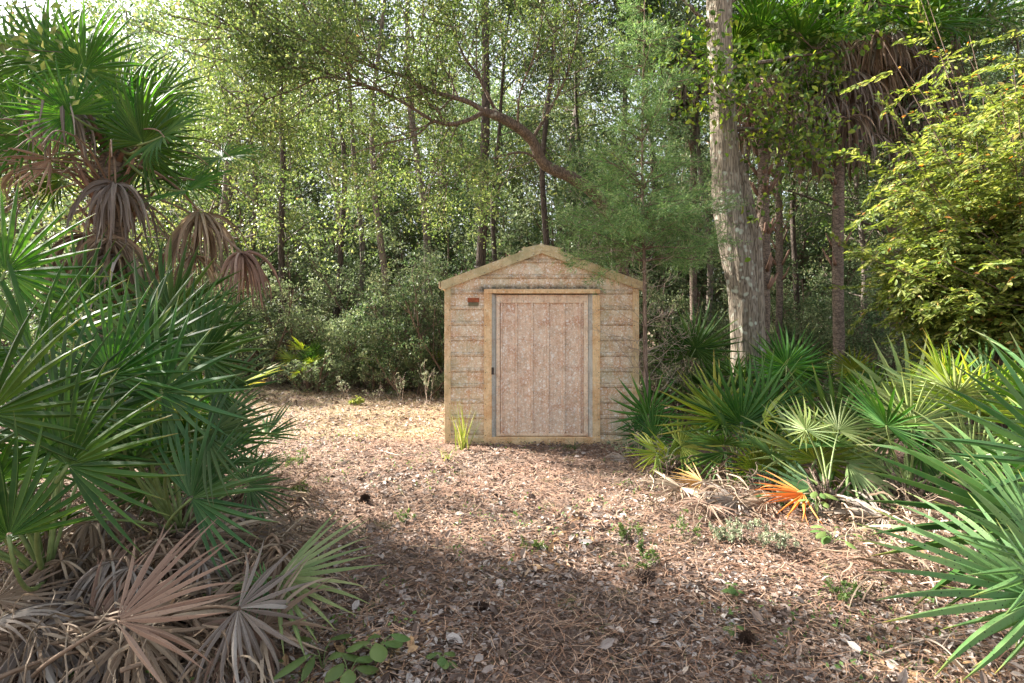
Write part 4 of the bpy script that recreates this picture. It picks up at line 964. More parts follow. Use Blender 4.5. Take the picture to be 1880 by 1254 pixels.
# distant wood, one mass
def far_wood():
    r=R(88); n=7600; X=r.uniform(-60,60,n); Y=r.uniform(29,44,n); Z=22*r.random(n)**1.3
    C=np.stack([X,Y,Z],1); P=(C[:,None,:]+r.normal(size=(n,22,3))*np.array([1.1,1.1,.9])).reshape(-1,3); P=P[P[:,2]>0]
    mb=MB(); leaves(mb,P,.30,r,.6)
    tag(link('distant_woodland', mb.mesh('distant_woodland', M['wood'], False)), 'far mass of woodland foliage closing the view between the trunks', 'woodland', kind='stuff')
    mb=MB()
    for i in range(45):
        x=r.uniform(-50,50); y=r.uniform(28,42); h=r.uniform(9,16)
        tube(mb, [(x,y,-.1),(x+r.normal()*.3,y,h*.5),(x+r.normal()*.6,y,h)], [.16,.12,.05], 5)
    tag(link('distant_trunks', mb.mesh('distant_trunks', M['bark_dark'])), 'far thin trunks standing in the woodland mass', 'woodland', kind='stuff')
far_wood()

# ------------------------------------------------------------------ hero trees
def grooved(seed):
    r=R(seed); ph=r.uniform(0,6.28,8)
    return lambda t,th: .05*np.sin(3*th+ph[0]+2*t)+.035*np.sin(9*th+ph[1]+3*np.sin(9*t))+.025*np.sin(17*th+ph[2]+5*np.sin(14*t+ph[3]))+.015*np.sin(60*t+3*th)
def big_tree():
    Y=8.6
    base=gnd(1368,778); base=np.array([(1368-940)/FPX*Y,Y,0])
    T=thing('hardwood_tree','big pale ridged hardwood trunk bending gently, with lichen spots, right of the shed','tree',tuple(base)); P0=base
    pts=[at(1372,792,Y),at(1370,720,Y),at(1368,620,Y),at(1364,540,Y),at(1350,450,Y),at(1337,370,Y),at(1331,290,Y),at(1326,180,Y),at(1322,90,Y),at(1320,0,Y),at(1316,-160,Y),at(1322,-420,Y)]
    P=catmull(np.array(pts)-P0,14); rad=np.array([32,28,27,28,32,30,27,25,25,25,23,14])*.86/FPX*Y
    mb=MB(); tube(mb,P,np.interp(np.linspace(0,1,len(P)),np.linspace(0,1,12),rad),64,.022,R(7),lobes=grooved(12)); link('trunk',mb.mesh('trunk',M['bark_big']),T)
    # second stem fused on the right below the fork
    pts=[at(1392,792,Y+.1),at(1388,650,Y+.1),at(1384,540,Y+.1),at(1380,450,Y+.12),at(1372,400,Y+.15),at(1362,340,Y+.2),at(1352,280,Y+.2)]
    P=catmull(np.array(pts)-P0,12); mb=MB(); tube(mb,P,np.interp(np.linspace(0,1,len(P)),np.linspace(0,1,7),np.array([20,16,17,18,17,14,8])/FPX*Y),32,.03,R(8),lobes=grooved(13)); link('side_stem',mb.mesh('side_stem',M['bark_big']),T)
    r=R(91); out=[];tips=[]
    for (px,py,deg,L,dy) in [(1322,130,20,2.0,-.2),(1322,60,160,1.8,0),(1320,20,40,2.2,.1),(1335,240,10,1.5,-.3),(1316,-60,150,2.4,-.2),(1318,-90,30,2.4,-.3),(1318,-200,100,2.6,0)]:
        grow(r,at(px,py,Y)-P0,dirimg(deg,dy),L,.035,1,3,out,tips,(3,4),(25,60),.1,.35,.6,7)
    mb=MB()
    for (Q,rr,l) in out: tube(mb,Q,rr,5 if l<2 else 3,cap=False)
    link('branches',mb.mesh('branches',M['bark_grey']),T)
    L=leaf_points(r,tips,40,.12); mb=MB(); leaves(mb,L,.085,r,.5,fine=True); link('crown',mb.mesh('crown',M['vine'],False),T); print('big leaves',len(L))
big_tree()

def oak():
    base=np.array([(1142-940)/FPX*11.2,11.2,0])
    T=thing('live_oak','leaning oak whose russet limb arches left above the shed under small yellow-green leaves','tree',tuple(base)); P0=base
    r=R(95)
    trunk=[base+np.array([.1,0,-.1]),at(1146,640,11.2),at(1146,530,11.1),at(1136,440,10.7),at(1100,365,10.2),at(1053,328,9.8),at(1001,303,9.5),at(976,257,9.3),at(947,232,9.1),at(918,216,8.9),at(889,205,8.7)]
    P=catmull(np.array(trunk)-P0,8); mb=MB()
    tube(mb,P,np.interp(np.linspace(0,1,len(P)),np.linspace(0,1,11),[.14,.13,.12,.115,.108,.10,.088,.082,.076,.072,.062]),20,.05,r,lobes=grooved(3)); link('trunk',mb.mesh('trunk',M['bark_oak']),T)
    limbs=[([ (889,205,8.7),(860,220,8.5),(827,228,8.3),(793,220,8.1),(752,195,7.9),(710,172,7.6),(669,156,7.3),(627,145,7.0),(586,143,6.8),(544,162,6.5),(490,182,6.3),(430,200,6.2)],.042),
           ([(889,205,8.7),(860,187,8.6),(814,174,8.4),(773,160,8.2),(744,141,8.0),(690,125,7.7),(620,100,7.3),(540,95,7.0),(450,60,6.8),(380,30,6.5)],.048),
           ([(915,214,8.9),(897,178,8.8),(876,137,8.7),(852,104,8.5),(830,50,8.3),(800,-10,8.0),(770,-80,7.8)],.034),
           ([(793,222,8.1),(760,250,8.0),(700,265,7.8),(640,285,7.5),(580,310,7.2)],.022),
           ([(1001,303,9.5),(960,280,9.3),(900,292,9.0),(850,310,8.8),(800,345,8.5)],.028),
           ([(976,257,9.3),(1010,200,9.3),(1040,140,9.2),(1060,60,9.0),(1065,-20,8.8)],.035),
           ([(669,156,7.3),(620,165,7.2),(560,200,7.0),(500,240,6.8),(430,270,6.6)],.018),
           ([(744,141,8.0),(760,80,7.8),(740,20,7.6),(700,-50,7.4)],.03),
           ([(540,95,7.0),(480,20,6.8),(420,-40,6.5)],.03),
           ([(627,145,7.0),(560,120,6.6),(470,115,6.2),(380,105,5.9),(300,80,5.7)],.024),
           ([(690,125,7.7),(600,40,7.2),(520,-20,6.8)],.028),
           ([(450,60,6.8),(380,20,6.3),(300,-30,6.0)],.02),
           ([(950,235,9.1),(955,170,8.8),(985,90,8.4),(1000,10,8.2)],.025)]
    out=[];tips=[]
    for pts,rad in limbs:
        pts=[(a_,b_,8.75+(c_-8.7)*.12 if a_<900 else c_) for a_,b_,c_ in pts]
        Q=catmull(np.array([at(*p) for p in pts])-P0,5); mb=MB(); tube(mb,Q,rad*.85*np.linspace(1,.22,len(Q)),10,.10,r); link('limb',mb.mesh('limb',M['bark_oak']),T)
        n=int(len(Q)*.62)
        for k in range(n):
            i=int(r.uniform(.15,1)*(len(Q)-2)); t=nrm(Q[i+1]-Q[i]); v=r.normal(size=3)+np.array([0,0,.25]); v=nrm(v-t*v.dot(t)); a=math.radians(r.uniform(35,70))
            grow(r,Q[i],t*math.cos(a)+v*math.sin(a)*np.array([1,.6,1]),r.uniform(.7,1.75),max(.006,rad*.3),2,3,out,tips,(4,6),(25,60),.1,.45,.55,6,.2)
    mb=MB()
    for (Q,rr,l) in out: tube(mb,Q,rr,4 if l<3 else 3,cap=False)
    link('twigs',mb.mesh('twigs',M['bark_oak']),T)
    L=leaf_points(r,tips,62,.11); mb=MB(); clump=.5+.5*np.sin(L[:,0]*3.1)*np.sin(L[:,1]*3+1)*np.sin(L[:,2]*3.4+2)
    leaves(mb,L,.05,r,.48,rnd=np.clip(r.random(len(L))**1.3*.75+clump*.27,0,1)); link('crown',mb.mesh('crown',M['oak'],False),T); print('oak leaves',len(L))
oak()

def cedar():
    Y=7.05; bx_=(1186-940)/FPX*Y
    base=np.array([bx_,Y,0.0]); T=thing('young_cedar','young feathery red cedar with bare lower twigs against the right corner of the shed','tree',tuple(base)); P0=base; r=R(97)
    P=catmull(np.array([base+np.array([0.02,0,-.1]),at(1186,720,Y),at(1184,600,Y),at(1183,480,Y),at(1180,380,Y),at(1179,280,Y),at(1180,180,Y),at(1182,80,Y),at(1184,-20,Y)])-P0,5)
    mb=MB(); tube(mb,P,np.linspace(.031,.006,len(P)),10,.1,r); link('trunk',mb.mesh('trunk',M['bark_cedar']),T)
    # live boughs
    mb=MB(); ml=MB()
    spray_b=[];spray_d=[]
    for k in range(125):
        f=.385+.59*r.random()**1.9; i=f*(len(P)-1); q=P[int(i)]; a=r.uniform(0,6.28); e=r.uniform(.05,.55)
        L=min(1.15*(1.12-f)*1.5*r.uniform(.55,1.15),1.1)
        d=np.array([math.cos(a)*math.cos(e),math.sin(a)*math.cos(e)*.8,math.sin(e)]); Q=[q]
        for j in range(7): d=nrm(d+r.normal(size=3)*.1+np.array([0,0,-.07 if j<5 else .05])); Q.append(Q[-1]+d*L/7)
        Q=np.array(Q); tube(mb,Q,np.linspace(.009,.002,8),4,cap=False)
        for j in range(int(44*L)+8):
            g=r.uniform(.15,1)*6.99; q2=Q[int(g)]+(Q[min(int(g)+1,7)]-Q[int(g)])*(g-int(g)); t=nrm(Q[min(int(g)+1,7)]-Q[int(g)])
            v=r.normal(size=3)*np.array([1,1,.6]); v=nrm(v); dd=nrm(t*.7+v*.8); sl=r.uniform(.08,.24)
            m=11; s=np.linspace(.1,1,m)[:,None]; pts=q2+dd*sl*s+r.normal(size=(m,3))*.012
            spray_b.append(pts); spray_d.append(np.repeat(dd[None],m,0))
    B=np.concatenate(spray_b);Dd=np.concatenate(spray_d)
    leaves(ml,B,.050,r,.13,dirs=Dd,dirw=.62,fold=.1); link('branches',mb.mesh('branches',M['bark_cedar']),T); link('crown',ml.mesh('crown',M['cedar'],False),T); print('cedar',len(B))
    # bare dead twigs
    for k in range(46):
        f=r.uniform(.10,.50); q=P[int(f*(len(P)-1))]; a=r.uniform(0,6.28); d=np.array([math.cos(a),math.sin(a)*.6-.35,r.uniform(.0,.8)]); out=[];tips=[]
        grow(r,q,d,r.uniform(.3,.8),.0045,1,3,out,tips,(2,4),(25,60),.25,.6,.6,6)
        mb=MB()
        for (Q,rr,l) in out: tube(mb,Q,np.maximum(rr,.0014),3,cap=False)
        link('dead_twig',mb.mesh('dead_twig',M['twig']),T)
cedar()

def sprays_bush():
    base=onground(4.7,5.4); T=thing('yellow_green_bush','large sunlit yellow-green bush of layered drooping leaf sprays filling the right side','bush',tuple(base)); P0=base; r=R(99)
    out=[];mb=MB();ml=MB()
    Bs=[];Ds=[]
    # stems arch up then out left
    targets=[]
    for k in range(84):
        px=1600+390*r.random()**1.15; lo=np.interp(px,[1540,1600,1700,1990],[470,520,560,600]); hi=np.interp(px,[1600,1650,1720,1800,1990],[360,250,150,30,-80]); py=r.uniform(hi,lo); targets.append(at(px,py,r.uniform(4.4,6.3)))
    for k in range(12): targets.append(at(r.uniform(1600,1700),r.uniform(380,520),r.uniform(4.7,6.2)))
    for k in range(10): targets.append(at(r.uniform(1620,1860),r.uniform(-40,200),r.uniform(4.8,6.2)))
    for tg in targets:
        st=base+np.array([r.normal()*.25,r.normal()*.25,-.05]); mid=(st+tg)/2+np.array([.25,0,.55+.25*r.random()]); Q=catmull(np.array([st,mid*.6+st*.4+np.array([0,0,.3]),mid,tg])-P0,6)
        tube(mb,Q,np.linspace(.014,.003,len(Q)),4,cap=False)
        for j in range(11):
            i=int(r.uniform(.45,1)*(len(Q)-1)); q=Q[i]; L=r.uniform(.3,.75); d=nrm(np.array([-.8+r.normal()*.5,r.normal()*.6-.15,r.normal()*.36+.08])); S=[q]
            for s_ in range(8): d=nrm(d+r.normal(size=3)*.08+np.array([0,0,-.06])); S.append(S[-1]+d*L/8)
            S=np.array(S); tube(mb,S,np.linspace(.0035,.001,9),3,cap=False)
            for side in range(3):
                m=int(L/.028); u=np.linspace(.08,1,m)*7.99; i0=u.astype(int); f=(u-i0)[:,None]; p=S[i0]*(1-f)+S[i0+1]*f; t=nrm(S[i0+1]-S[i0])
                sdir=np.cross(t,[0,0,1.])*(1 if side==0 else -1); 
                if side==2: # sub twigs
                    p=p+np.cross(t,[0,0,1.])*r.uniform(-.12,.12,(m,1)); sdir=sdir*r.choice([-1,1],(m,1))
                Bs.append(p+r.normal(size=p.shape)*.006); Ds.append(nrm(t*.7+sdir*.8+np.array([0,0,-.12])))
    B=np.concatenate(Bs);Dd=np.concatenate(Ds); leaves(ml,B,.056,r,.42,dirs=Dd,dirw=.72,fold=.2,fine=True,nrmup=.55)
    link('branches',mb.mesh('branches',M['twig_dark']),T); link('foliage',ml.mesh('foliage',M['bush'],False),T); print('bush',len(B))
sprays_bush()

def sabal(label, px, Y, ytop, seed, rpx, r0=.13, nf=18, ns=26, boots=40, dead=('dead','dead_grey'), skirt=.8, lean=0):
    base=np.array([(px-940)/FPX*Y,Y,0.]); T=thing('cabbage_palm',label,'palm',tuple(base),'cabbage palms'); P0=base; r=R(seed)
    top=at(px+lean,ytop,Y); P=catmull(np.array([base-np.array([0,0,.1]),base*.6+top*.4+r.normal(size=3)*.05,top])-P0,10)
    mb=MB(); tube(mb,P,[r0*1.1,r0*.9,r0*.95,r0*.6],12,.08,r); link('trunk',mb.mesh('trunk',M['bark_palm']),T)
    L=rpx/FPX*Y
    for i in range(boots):
        f=r.uniform(.5,.97); q=P[int(f*(len(P)-1))]; a=r.uniform(0,6.28); d=np.array([math.cos(a),math.sin(a),1.4]); s0=q+np.array([math.cos(a),math.sin(a),0])*r0*.7; l=r.uniform(.10,.26)
        mb=MB(); tube(mb,np.stack([s0,s0+d*l*.4,s0+d*l*.75+np.array([0,0,.05])]),[.035,.02,.012],4); link('boot',mb.mesh('boot',M['boot']),T)
    for i in range(nf):
        a=2*np.pi*i/nf+r.normal()*.2; e=r.uniform(-.1,1.2); d=np.array([math.cos(e)*math.cos(a),math.cos(e)*math.sin(a),math.sin(e)]); H=top+d*L*1.1
        put_fan(T,FAN['cabbage'][i%3],H,d*.8+np.array([0,0,-.25]),np.array([0,0,1.])-d*.5+r.normal(size=3)*.15,L*r.uniform(.85,1.1),top,sr=.012)
    for i in range(ns):
        a=r.uniform(0,6.28); rad=r.uniform(.15,.75)*L; z=r.uniform(-skirt*L,.15*L); H=top+np.array([math.cos(a)*rad,math.sin(a)*rad,z])
        put_fan(T,HANG[dead[i%2]][i%4],H,(0,0,-1),(0,-1,0),L*r.uniform(.7,1.05),top+np.array([0,0,-.1]),'stalk_dead',hang=True,rz=r.uniform(0,6.28),sr=.01,cpt=(H+top)/2+np.array([0,0,.15]))
    return T
sabal('cabbage palm with a thick skirt of hanging brown fronds, upper right of the big trunk',1543,10.0,95,401,110,.10,16,60,20,skirt=1.5)
sabal('second skirted cabbage palm with grey hanging fronds beside the first at upper right',1640,10.8,100,402,105,.11,14,50,12,('dead_grey','dead'),1.1)
sabal('cabbage palm with reddish leaf boots close behind the big pale trunk',1400,9.4,170,403,95,.11,12,14,60,('dead','dead_pink'),.8)
sabal('slim cabbage palm with a short brown skirt right of the big trunk',1428,12.0,195,404,70,.075,12,12,16,skirt=.8)
sabal('slender cabbage palm between the young cedar and the big trunk, dark green fans',1275,12.5,75,405,105,.085,16,14,14,skirt=1.0)

def vines():
    r=R(120)
    for (label,pts,n,sp,sz) in [('leafy green vine hanging across the upper part of the big pale trunk',[(1230,60,8.0),(1290,120,8.0),(1340,180,8.0),(1400,170,8.0),(1470,230,8.1),(1500,300,8.2)],1500,(.38,.25,.34),.085),
                             ('leafy vine draped at the top right above the skirted palms',[(1440,20,8.5),(1500,90,8.5),(1560,20,8.6),(1640,10,8.8),(1700,20,8.8)],700,(.4,.3,.2),.085),
                             ('leafy vine climbing beside the reddish palm boots',[(1390,420,8.3),(1420,330,8.3),(1450,260,8.3),(1430,200,8.3)],260,(.22,.15,.2),.08)]:
        Q=catmull(np.array([at(*p) for p in pts]),8); T=thing('climbing_vine',label,'vine',tuple(Q[0]),'climbing vines'); P0=Q[0]
        mb=MB(); tube(mb,Q-P0,.008,5); 
        for k in range(40):
            q=Q[r.integers(len(Q))]; out=[];tips=[]; grow(r,q-P0,r.normal(size=3),r.uniform(.3,.9),.004,1,2,out,tips,(2,4),(25,60),0,.6,.6,6)
            for (Z,rr,l) in out: tube(mb,Z,rr,3,cap=False)
        link('stem',mb.mesh('stem',M['twig_dark']),T)
        i=r.integers(0,len(Q),n); B=Q[i]+r.normal(size=(n,3))*np.array(sp)-P0; ml=MB(); leaves(ml,B,sz,r,.62,fine=True,up=.6); link('foliage',ml.mesh('foliage',M['vine'],False),T)
vines()

# ------------------------------------------------------------------ ground litter
def inframe(x,y,m=.12): return np.abs(x)<y*(.9+m)+.2
def scatter(n, r, y0, y1, power=1.6):
    y=y0+(y1-y0)*r.random(n)**power; x=(r.random(n)*2-1)*(y*1.0+.35); return x,y
def nonshed(x,y): return ~((np.abs(x-SXC)<1.2)&(y>SY-.01)&(y<SY+2.6))
def litter():
    r=R(150)
    x,y=scatter(140000,r,1.6,9.0,1.5); k=nonshed(x,y); x,y=x[k],y[k]; n=len(x)
    pile=np.sin(x*3.1+y*2.2)*np.sin(y*4.3-x*1.7)
    z=hfun(x,y)+.002+r.random(n)**2*.030+np.maximum(pile,0)*.012
    size=np.clip(.0262*np.exp(r.normal(size=n)*.42),.014,.085); rn=np.clip(r.random(n)**.95,0,1)
    big=r.random(n)<.012; size[big]*=1.7; rn[big]=r.uniform(.6,1,big.sum())
    grey=1/(1+np.exp((y-4.6)*1.6)); rn=np.clip(rn*(.84+.26*grey),0,1)
    patch=np.sin(x*2.3+.7)*np.sin(y*1.9+.4)+.6*np.sin(x*5.1-y*3.3); rn=np.clip(rn*(.88+.17*patch),0,1); size=size*(1+.16*patch)
    d=r.normal(size=(n,3)); d[:,2]*=.28
    mb=MB(); leaves(mb,np.stack([x,y,z],1),size,r,.5,dirs=d,dirw=1.0,rnd=rn,fine=True,fold=.35,nrmup=.55,up=.3)
    tag(link('leaf_litter',mb.mesh('leaf_litter',M['litter'],False)),'brown and grey fallen leaves covering the whole path floor','leaf litter',kind='stuff')
    y=r.uniform(8.2,15.5,26000); x=r.uniform(-1,1,26000)*(y*.95); k=nonshed(x,y); x,y=x[k],y[k]; n=len(x); d=r.normal(size=(n,3)); d[:,2]*=.4
    mb=MB(); leaves(mb,np.stack([x,y,hfun(x,y)+.004+r.random(n)**2*.04],1),r.uniform(.04,.09,n),r,.5,dirs=d,dirw=1.0,rnd=np.clip(r.random(n)*.9,0,1),nrmup=.5,up=.3,fold=.35)
    tag(link('far_leaf_litter',mb.mesh('far_leaf_litter',M['litter'],False)),'fallen leaves over the clearing and under the far shrubs','leaf litter',kind='stuff')
    # big pale leaves
    x,y=scatter(110,r,2.2,6,1.3); n=len(x); d=r.normal(size=(n,3)); d[:,2]*=.25
    mb=MB(); leaves(mb,np.stack([x,y,hfun(x,y)+.035],1),r.uniform(.06,.095,n),r,.5,dirs=d,dirw=1.0,rnd=r.uniform(.5,.98,n),fine=True,fold=.35,nrmup=.5,up=.5)
    tag(link('large_fallen_leaves',mb.mesh('large_fallen_leaves',M['litter'],False)),'larger curled pale leaves lying on top of the litter','leaf litter',kind='stuff')
    # needles
    x,y=scatter(40000,r,1.6,11,1.35); k=nonshed(x,y); x,y=x[k],y[k]; n=len(x); a=r.uniform(0,6.28,n); L=r.uniform(.05,.14,n); st=3
    s=np.linspace(-.5,.5,st); bend=(r.random(n)-.5)*.5
    ang=a[:,None]+bend[:,None]*s[None,:]
    P=np.stack([x[:,None]+np.cos(ang)*L[:,None]*s, y[:,None]+np.sin(ang)*L[:,None]*s, hfun(x,y)[:,None]+.014+r.random((n,1))*.032+s[None,:]*(r.random((n,1))-.5)*.05],-1)
    Wd=np.full((n,st),.0011)*(1+.22*y)[:,None]; S=np.stack([-np.sin(ang),np.cos(ang),np.zeros_like(ang)],-1)
    mb=MB(); V=np.stack([P-S*Wd[...,None],P+S*Wd[...,None]],2); b=(np.arange(n)*st*2)[:,None]; i=(np.arange(st-1)*2)[None,:]; q=b+i; F=np.stack([q,q+1,q+3,q+2],-1).reshape(-1,4)
    mb.add(V.reshape(-1,3),F,np.repeat(r.random(n),st*2)); tag(link('pine_needles',mb.mesh('pine_needles',M['needle'],False)),'reddish pine needles strewn over the leaf litter','pine needles',kind='stuff')
litter()

def blades(P, L, r, lean=.5, w=.003, st=4, mbb=None, rnd=None):
    n=len(P); a=r.uniform(0,6.28,n); d=np.stack([np.cos(a)*lean,np.sin(a)*lean,np.ones(n)],-1)*1.0; d=nrm(d+r.normal(size=(n,3))*.15); p=P.copy(); Q=[p]
    for i in range(st-1):
        d=nrm(d+np.stack([np.cos(a),np.sin(a),-np.ones(n)*.6],-1)*.28*lean*1.5); p=p+d*(L/(st-1))[:,None]; Q.append(p)
    Q=np.stack(Q,1); S=np.stack([-np.sin(a),np.cos(a),np.zeros(n)],-1)[:,None,:]*np.ones((1,st,1)); W=(np.asarray(w)*np.ones(n))[:,None]*np.linspace(1,.1,st)[None,:]
    mb=mbb or MB(); ribbons(mb,Q,W,S,.3,r.random(n) if rnd is None else rnd); return mb
def grasses():
    r=R(160)
    # straw coloured grass on the clearing
    cx=[];cy=[]
    for k in range(1500):
        y=r.uniform(7.6,13.8); lo=-(y*.50+.1); x=r.uniform(lo,-1.05+.02*(y-8)*0)
        if y>9.6: x=r.uniform(lo,.1*(y-9.6)-1.0)
        m=int(r.uniform(6,26)); sc=r.uniform(.05,.18); cx.append(x+r.normal(size=m)*sc); cy.append(y+r.normal(size=m)*sc)
    x=np.concatenate(cx);y=np.concatenate(cy); k=nonshed(x,y); x,y=x[k],y[k]
    mb=blades(np.stack([x,y,hfun(x,y)],1),r.uniform(.05,.17,len(x)),r,.9,.0055,rnd=np.clip(.35+.65*r.random(len(x)),0,1))
    tag(link('dry_grass',mb.mesh('dry_grass',M['grass'],False)),'pale dry grass covering the sunlit clearing left of the shed','grass',kind='stuff')
    # sparse green tufts on the path
    cx=[];cy=[]
    for k in range(420):
        x0,y0=scatter(1,r,2.3,8.5,1.1); x0=x0*.85; m=int(r.uniform(6,22)); cx.append(x0+r.normal(size=m)*.03); cy.append(y0+r.normal(size=m)*.03)
    x=np.concatenate(cx);y=np.concatenate(cy); k=nonshed(x,y); x,y=x[k],y[k]
    mb=blades(np.stack([x,y,hfun(x,y)],1),r.uniform(.03,.10,len(x)),r,.9,.0022,rnd=r.random(len(x))*.6)
    tag(link('green_grass',mb.mesh('green_grass',M['grass'],False)),'sparse short green grass coming through the litter','grass',kind='stuff')
    # tiny seedlings
    x,y=scatter(2200,r,2.2,8.5,1.1); k=nonshed(x,y)&(np.sin(x*2.2+1)*np.sin(y*1.9)>.05); x,y=x[k],y[k]; n=len(x); B=np.repeat(np.stack([x,y,hfun(x,y)+.03],1),4,0)+r.normal(size=(n*4,3))*.014
    mb=MB(); leaves(mb,B,.024,r,.6,nrmup=.5); tag(link('seedlings',mb.mesh('seedlings',M['weed'],False)),'tiny green seedlings dotted over the litter','seedlings',kind='stuff')
grasses()

def tuft(px,py,n,L,key,label,seed,lean=.35,w=.007):
    r=R(seed); g=gnd(px,py); T=thing('grass_tuft',label,'grass tuft',tuple(g),'grass tufts in front of the shed')
    mb=blades(r.normal(size=(n,3))*np.array([.03,.02,0]),L*r.uniform(.6,1.1,n),r,lean,w,6); link('blades',mb.mesh('blades',M[key],False),T)
tuft(850,826,26,.62,'blade','tall pale yellow-green grass tuft at the left corner of the shed front',1,.16,.008)
tuft(824,846,14,.26,'blade','small pale tuft in front of the taller one at the left shed corner',2,.4,.005)
tuft(1056,826,20,.28,'blade_dark','dark arching grass tuft at the right end of the door sill',3,.6,.005)

def weed(px,py,key,label,seed,h=.3,nst=5,lf=.03,per=14,group='weeds and seedlings',wide=.7,asp=.5,stemmat='twig'):
    r=R(seed); g=gnd(px,py); T=thing('weed',label,'weed',tuple(g),group); out=[];tips=[]
    for k in range(nst): grow(r,r.normal(size=3)*np.array([.03,.03,0]),np.array([r.normal()*wide,r.normal()*wide,1]),h*r.uniform(.6,1),.0035,0,1,out,tips,(4,7),(25,55),.2,.5,.4,6)
    mb=MB(); 
    for (Q,rr,l) in out: tube(mb,Q,np.maximum(rr,.0012),3,cap=False)
    link('stems',mb.mesh('stems',M[stemmat]),T); B=leaf_points(r,tips,per,lf*.4); ml=MB(); leaves(ml,B,lf,r,asp,nrmup=.2,fine=True); link('foliage',ml.mesh('foliage',M[key],False),T)
weed(1175,850,'weed_grey','pale twiggy weed in front of the right shed wall',1,.45,9,.022,10)
weed(1130,838,'weed_grey','small pale weed at the right foot of the shed',2,.28,6,.02,10)
weed(1215,862,'weed_grey','pale twiggy weed growing through the yellowish palmetto',3,.40,7,.022,10)
weed(785,745,'weed_grey','tall dry seed weed standing left of the shed wall',4,.85,4,.03,12,wide=.15,group='dry weeds at the clearing edge')
weed(735,742,'weed_grey','tall thin dry weed further left in the clearing',5,.75,3,.03,9,wide=.2,group='dry weeds at the clearing edge')
weed(690,742,'weed_grey','short dry weed at the middle of the clearing edge',6,.45,4,.03,9,wide=.3,group='dry weeds at the clearing edge')
weed(640,735,'weed_grey','short dry weed at the left of the clearing edge',7,.45,4,.03,9,wide=.3,group='dry weeds at the clearing edge')
weed(655,745,'blade','yellow flowering weed low in the sunlit clearing',8,.14,8,.035,16,group='dry weeds at the clearing edge')
weed(545,860,'weed','small leafy weed beside the tips of the left palmettos',9,.22,8,.022,12)
weed(560,915,'weed','leafy weed between the left palmettos and the pine cone',10,.18,8,.02,12)
weed(1190,1045,'weed','green weed behind the brown pine cone at mid right',11,.15,7,.02,10)
weed(1255,985,'weed','weed standing up in the sunlit strip below the golden frond',12,.22,5,.02,10)
weed(1340,995,'weed_grey','grey-leaved low weed in the shade below the golden frond',13,.18,10,.02,12)
weed(1420,1010,'weed_grey','grey-leaved low weed below the orange frond',14,.22,12,.02,12)
weed(1160,990,'weed','small green weed left of the weed in the sunlit strip',15,.12,6,.02,10)
weed(1550,1105,'weed','feathery yellow-green weed at the lower right of the litter',16,.12,7,.018,12)
weed(740,960,'weed','low green weed in the middle of the path',17,.10,9,.016,10)
weed(990,1010,'weed','low yellow-green weed right of the path middle',18,.08,8,.016,10)
def broad(px,py,label,seed,n=7,L=.11,h=.12,asp=.7,sp=.07):
    r=R(seed); g=gnd(px,py); T=thing('seedling',label,'seedling',tuple(g),'broad-leaved seedlings in the litter')
    for k in range(n):
        a=2*np.pi*k/n+r.normal()*.4; q=np.array([math.cos(a)*sp*r.uniform(.3,1),math.sin(a)*sp*r.uniform(.3,1),h*r.uniform(.6,1.1)]); mb=MB(); tube(mb,catmull([np.zeros(3),q*np.array([.3,.3,.7]),q],3),.002,4); 
        lfm=MB(); d=nrm(np.array([math.cos(a),math.sin(a),-.15])); l=L*r.uniform(.7,1.1); st=7; s=np.linspace(0,1,st); Pq=(q+d*l*s[:,None]+np.array([0,0,-1])*(.18*l*s**2)[:,None])[None]
        W=(l*asp*.5*np.sin(np.pi*np.clip(s*.93+.05,0,1))**.75)[None]; S=np.broadcast_to(np.array([-math.sin(a),math.cos(a),0.]),(1,st,3)); ribbons(lfm,Pq,W,S,-.25,[r.random()])
        o=link('leaf',lfm.mesh('leaf',M['weed']),T); link('stalk',mb.mesh('stalk',M['stalk']),o)
broad(690,1225,'broad-leaved green seedling near the bottom edge, left of centre',1,6,.10,.13,.8)
broad(592,1235,'green seedling with long narrow leaves near the bottom edge',2,5,.15,.12,.36,.12)
broad(640,1262,'green seedling cut by the bottom edge between two others',3,5,.11,.10,.8)
broad(812,1228,'small bright green seedling at the bottom edge near the centre',4,6,.055,.06,.9,.03)
broad(1345,1100,'small pale green seedling in the lower sunlit strip',5,6,.05,.07,.9,.03)
broad(1500,955,'leafy green sapling in front of the orange frond',6,9,.10,.22,.6,.10)
broad(1530,1000,'leafy green sapling under the star-like palmetto',7,7,.10,.10,.6,.14)
broad(1342,1160,'tiny green seedling beside the large pine cone',8,4,.05,.04,.8,.03)
broad(480,1045,'round-leaved seedling behind the low palmetto at lower left',9,4,.07,.10,.9,.05)

def cone(px,py,label,L,tilt,az,seed):
    r=R(seed); g=gnd(px,py); T=thing('pine_cone',label,'pine cone',tuple(g+np.array([0,0,.03])),'pine cones on the litter'); T.rotation_euler=(math.radians(tilt),0,math.radians(az))
    core=MB(); tube(core,[(0,0,-L*.45),(0,0,0),(0,0,L*.45)],[L*.10,L*.14,L*.03],8); link('core',core.mesh('core',M['cone']),T)
    mb=MB(); n=70
    for k in range(n):
        f=k/n; a=k*2.39996; z=-L*.42+L*.86*f; R0=L*.36*math.sin(math.pi*(f*.85+.12))**.7; e=.2+.9*f; d=np.array([math.cos(a)*math.cos(e),math.sin(a)*math.cos(e),math.sin(e)]); p0=np.array([0,0,z]); st=4; s=np.linspace(.15,1,st)
        Q=(p0+d*R0*s[:,None]+np.array([0,0,1])*(.12*R0*s**2)[:,None])[None]; W=(np.array([.35,.7,1,.45])*L*.075)[None]; S=np.broadcast_to(np.array([-math.sin(a),math.cos(a),0.]),(1,st,3)); ribbons(mb,Q,W,S,.3,[.5])
    tag(link('scales',mb.mesh('scales',M['cone'],False),T),kind='stuff')
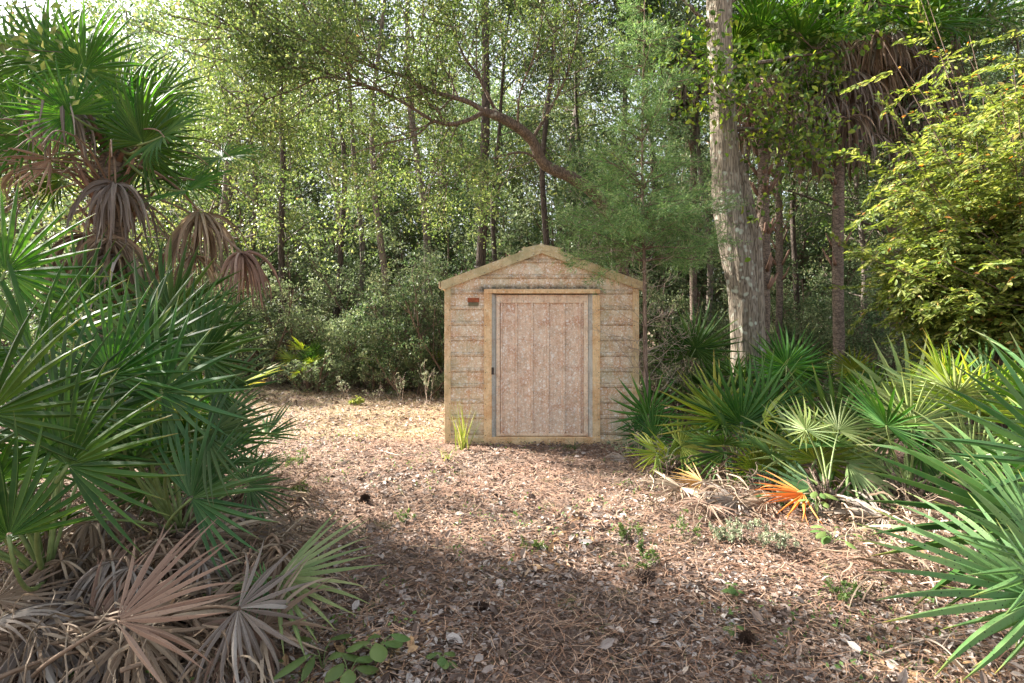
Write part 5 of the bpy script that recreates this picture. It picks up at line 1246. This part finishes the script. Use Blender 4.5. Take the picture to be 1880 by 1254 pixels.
cone(670,922,'dark pine cone on the litter between the left palmettos and the path',.14,80,20,1)
cone(1180,1068,'pale brown pine cone at the edge of the sunlit strip, right of centre',.13,75,70,2)
cone(1372,1185,'large dark pine cone lying open near the bottom right',.13,82,-30,3)
cone(880,1125,'small dark pine cone sunk in the leaves near the centre bottom',.10,70,50,4)
cone(660,1115,'small reddish-black pine cone sunk in the leaves left of the centre bottom',.10,70,140,5)

def stick(pts,rad,label,mat='twig',seed=1,ch=3):
    r=R(seed); Q=catmull(np.array([gnd(px,py)+np.array([0,0,dz]) for px,py,dz in pts]),6); T=MB(); P0=Q[0]; tube(T,Q-P0,np.linspace(rad,rad*.4,len(Q)),6,.15,r)
    for k in range(ch):
        i=int(r.uniform(.2,.9)*len(Q)); d=nrm(r.normal(size=3)+np.array([0,0,.4])); tube(T,np.stack([Q[i],Q[i]+d*.08,Q[i]+d*.17+np.array([.02,0,.0])])-P0,[rad*.5,rad*.35,rad*.2],4)
    o=link('dead_stick',T.mesh('dead_stick',M[mat]),loc=tuple(P0)); tag(o,label,'stick','dead sticks on the ground')
stick([(1530,940,.02),(1600,955,.10),(1680,985,.06),(1730,1010,.02)],.010,'crooked grey stick lying under the right palmettos',seed=1)
stick([(1700,1060,.02),(1712,1095,.08),(1722,1120,.02)],.010,'short pale stick standing by the spotted palmetto',seed=2,ch=4)
stick([(1660,1180,.02),(1720,1200,.05),(1780,1250,.03)],.007,'thin pale stick near the bottom right corner',seed=3)
stick([(1600,1215,.02),(1700,1190,.04),(1850,1165,.03)],.006,'long thin twig across the litter at lower right',seed=4)
stick([(700,830,.02),(740,845,.05),(790,835,.03)],.008,'brown stick on the sunny litter left of the shed',seed=5)
stick([(560,1150,.02),(640,1135,.03),(720,1145,.02)],.004,'thin twig on the litter right of the low palmetto',seed=6)
stick([(1250,1065,.02),(1290,1090,.02),(1320,1110,.02)],.004,'straw-coloured stem in the lower sunlit strip',seed=7,ch=1)
# extra small palmettos at the back of the clearing
for (px,py,lb,s) in [(655,742,'sunlit small palmetto at the back of the clearing',71),(570,740,'small palmetto at the back left of the clearing',72),(790,735,'small dark palmetto just left behind the shed',73),(715,725,'small palmetto in shade in the middle of the clearing edge',74)]:
    Bq=gnd(px,py-28 if py>740 else py-22); T,B=lp(lb,Bq[0],min(Bq[1],13.0),.3,s,'small palmettos at the back of the clearing'); crown_fans(T,B,9,s,('palmetto','palmetto_yellow'),.38,.55,(20,80),(0,360))
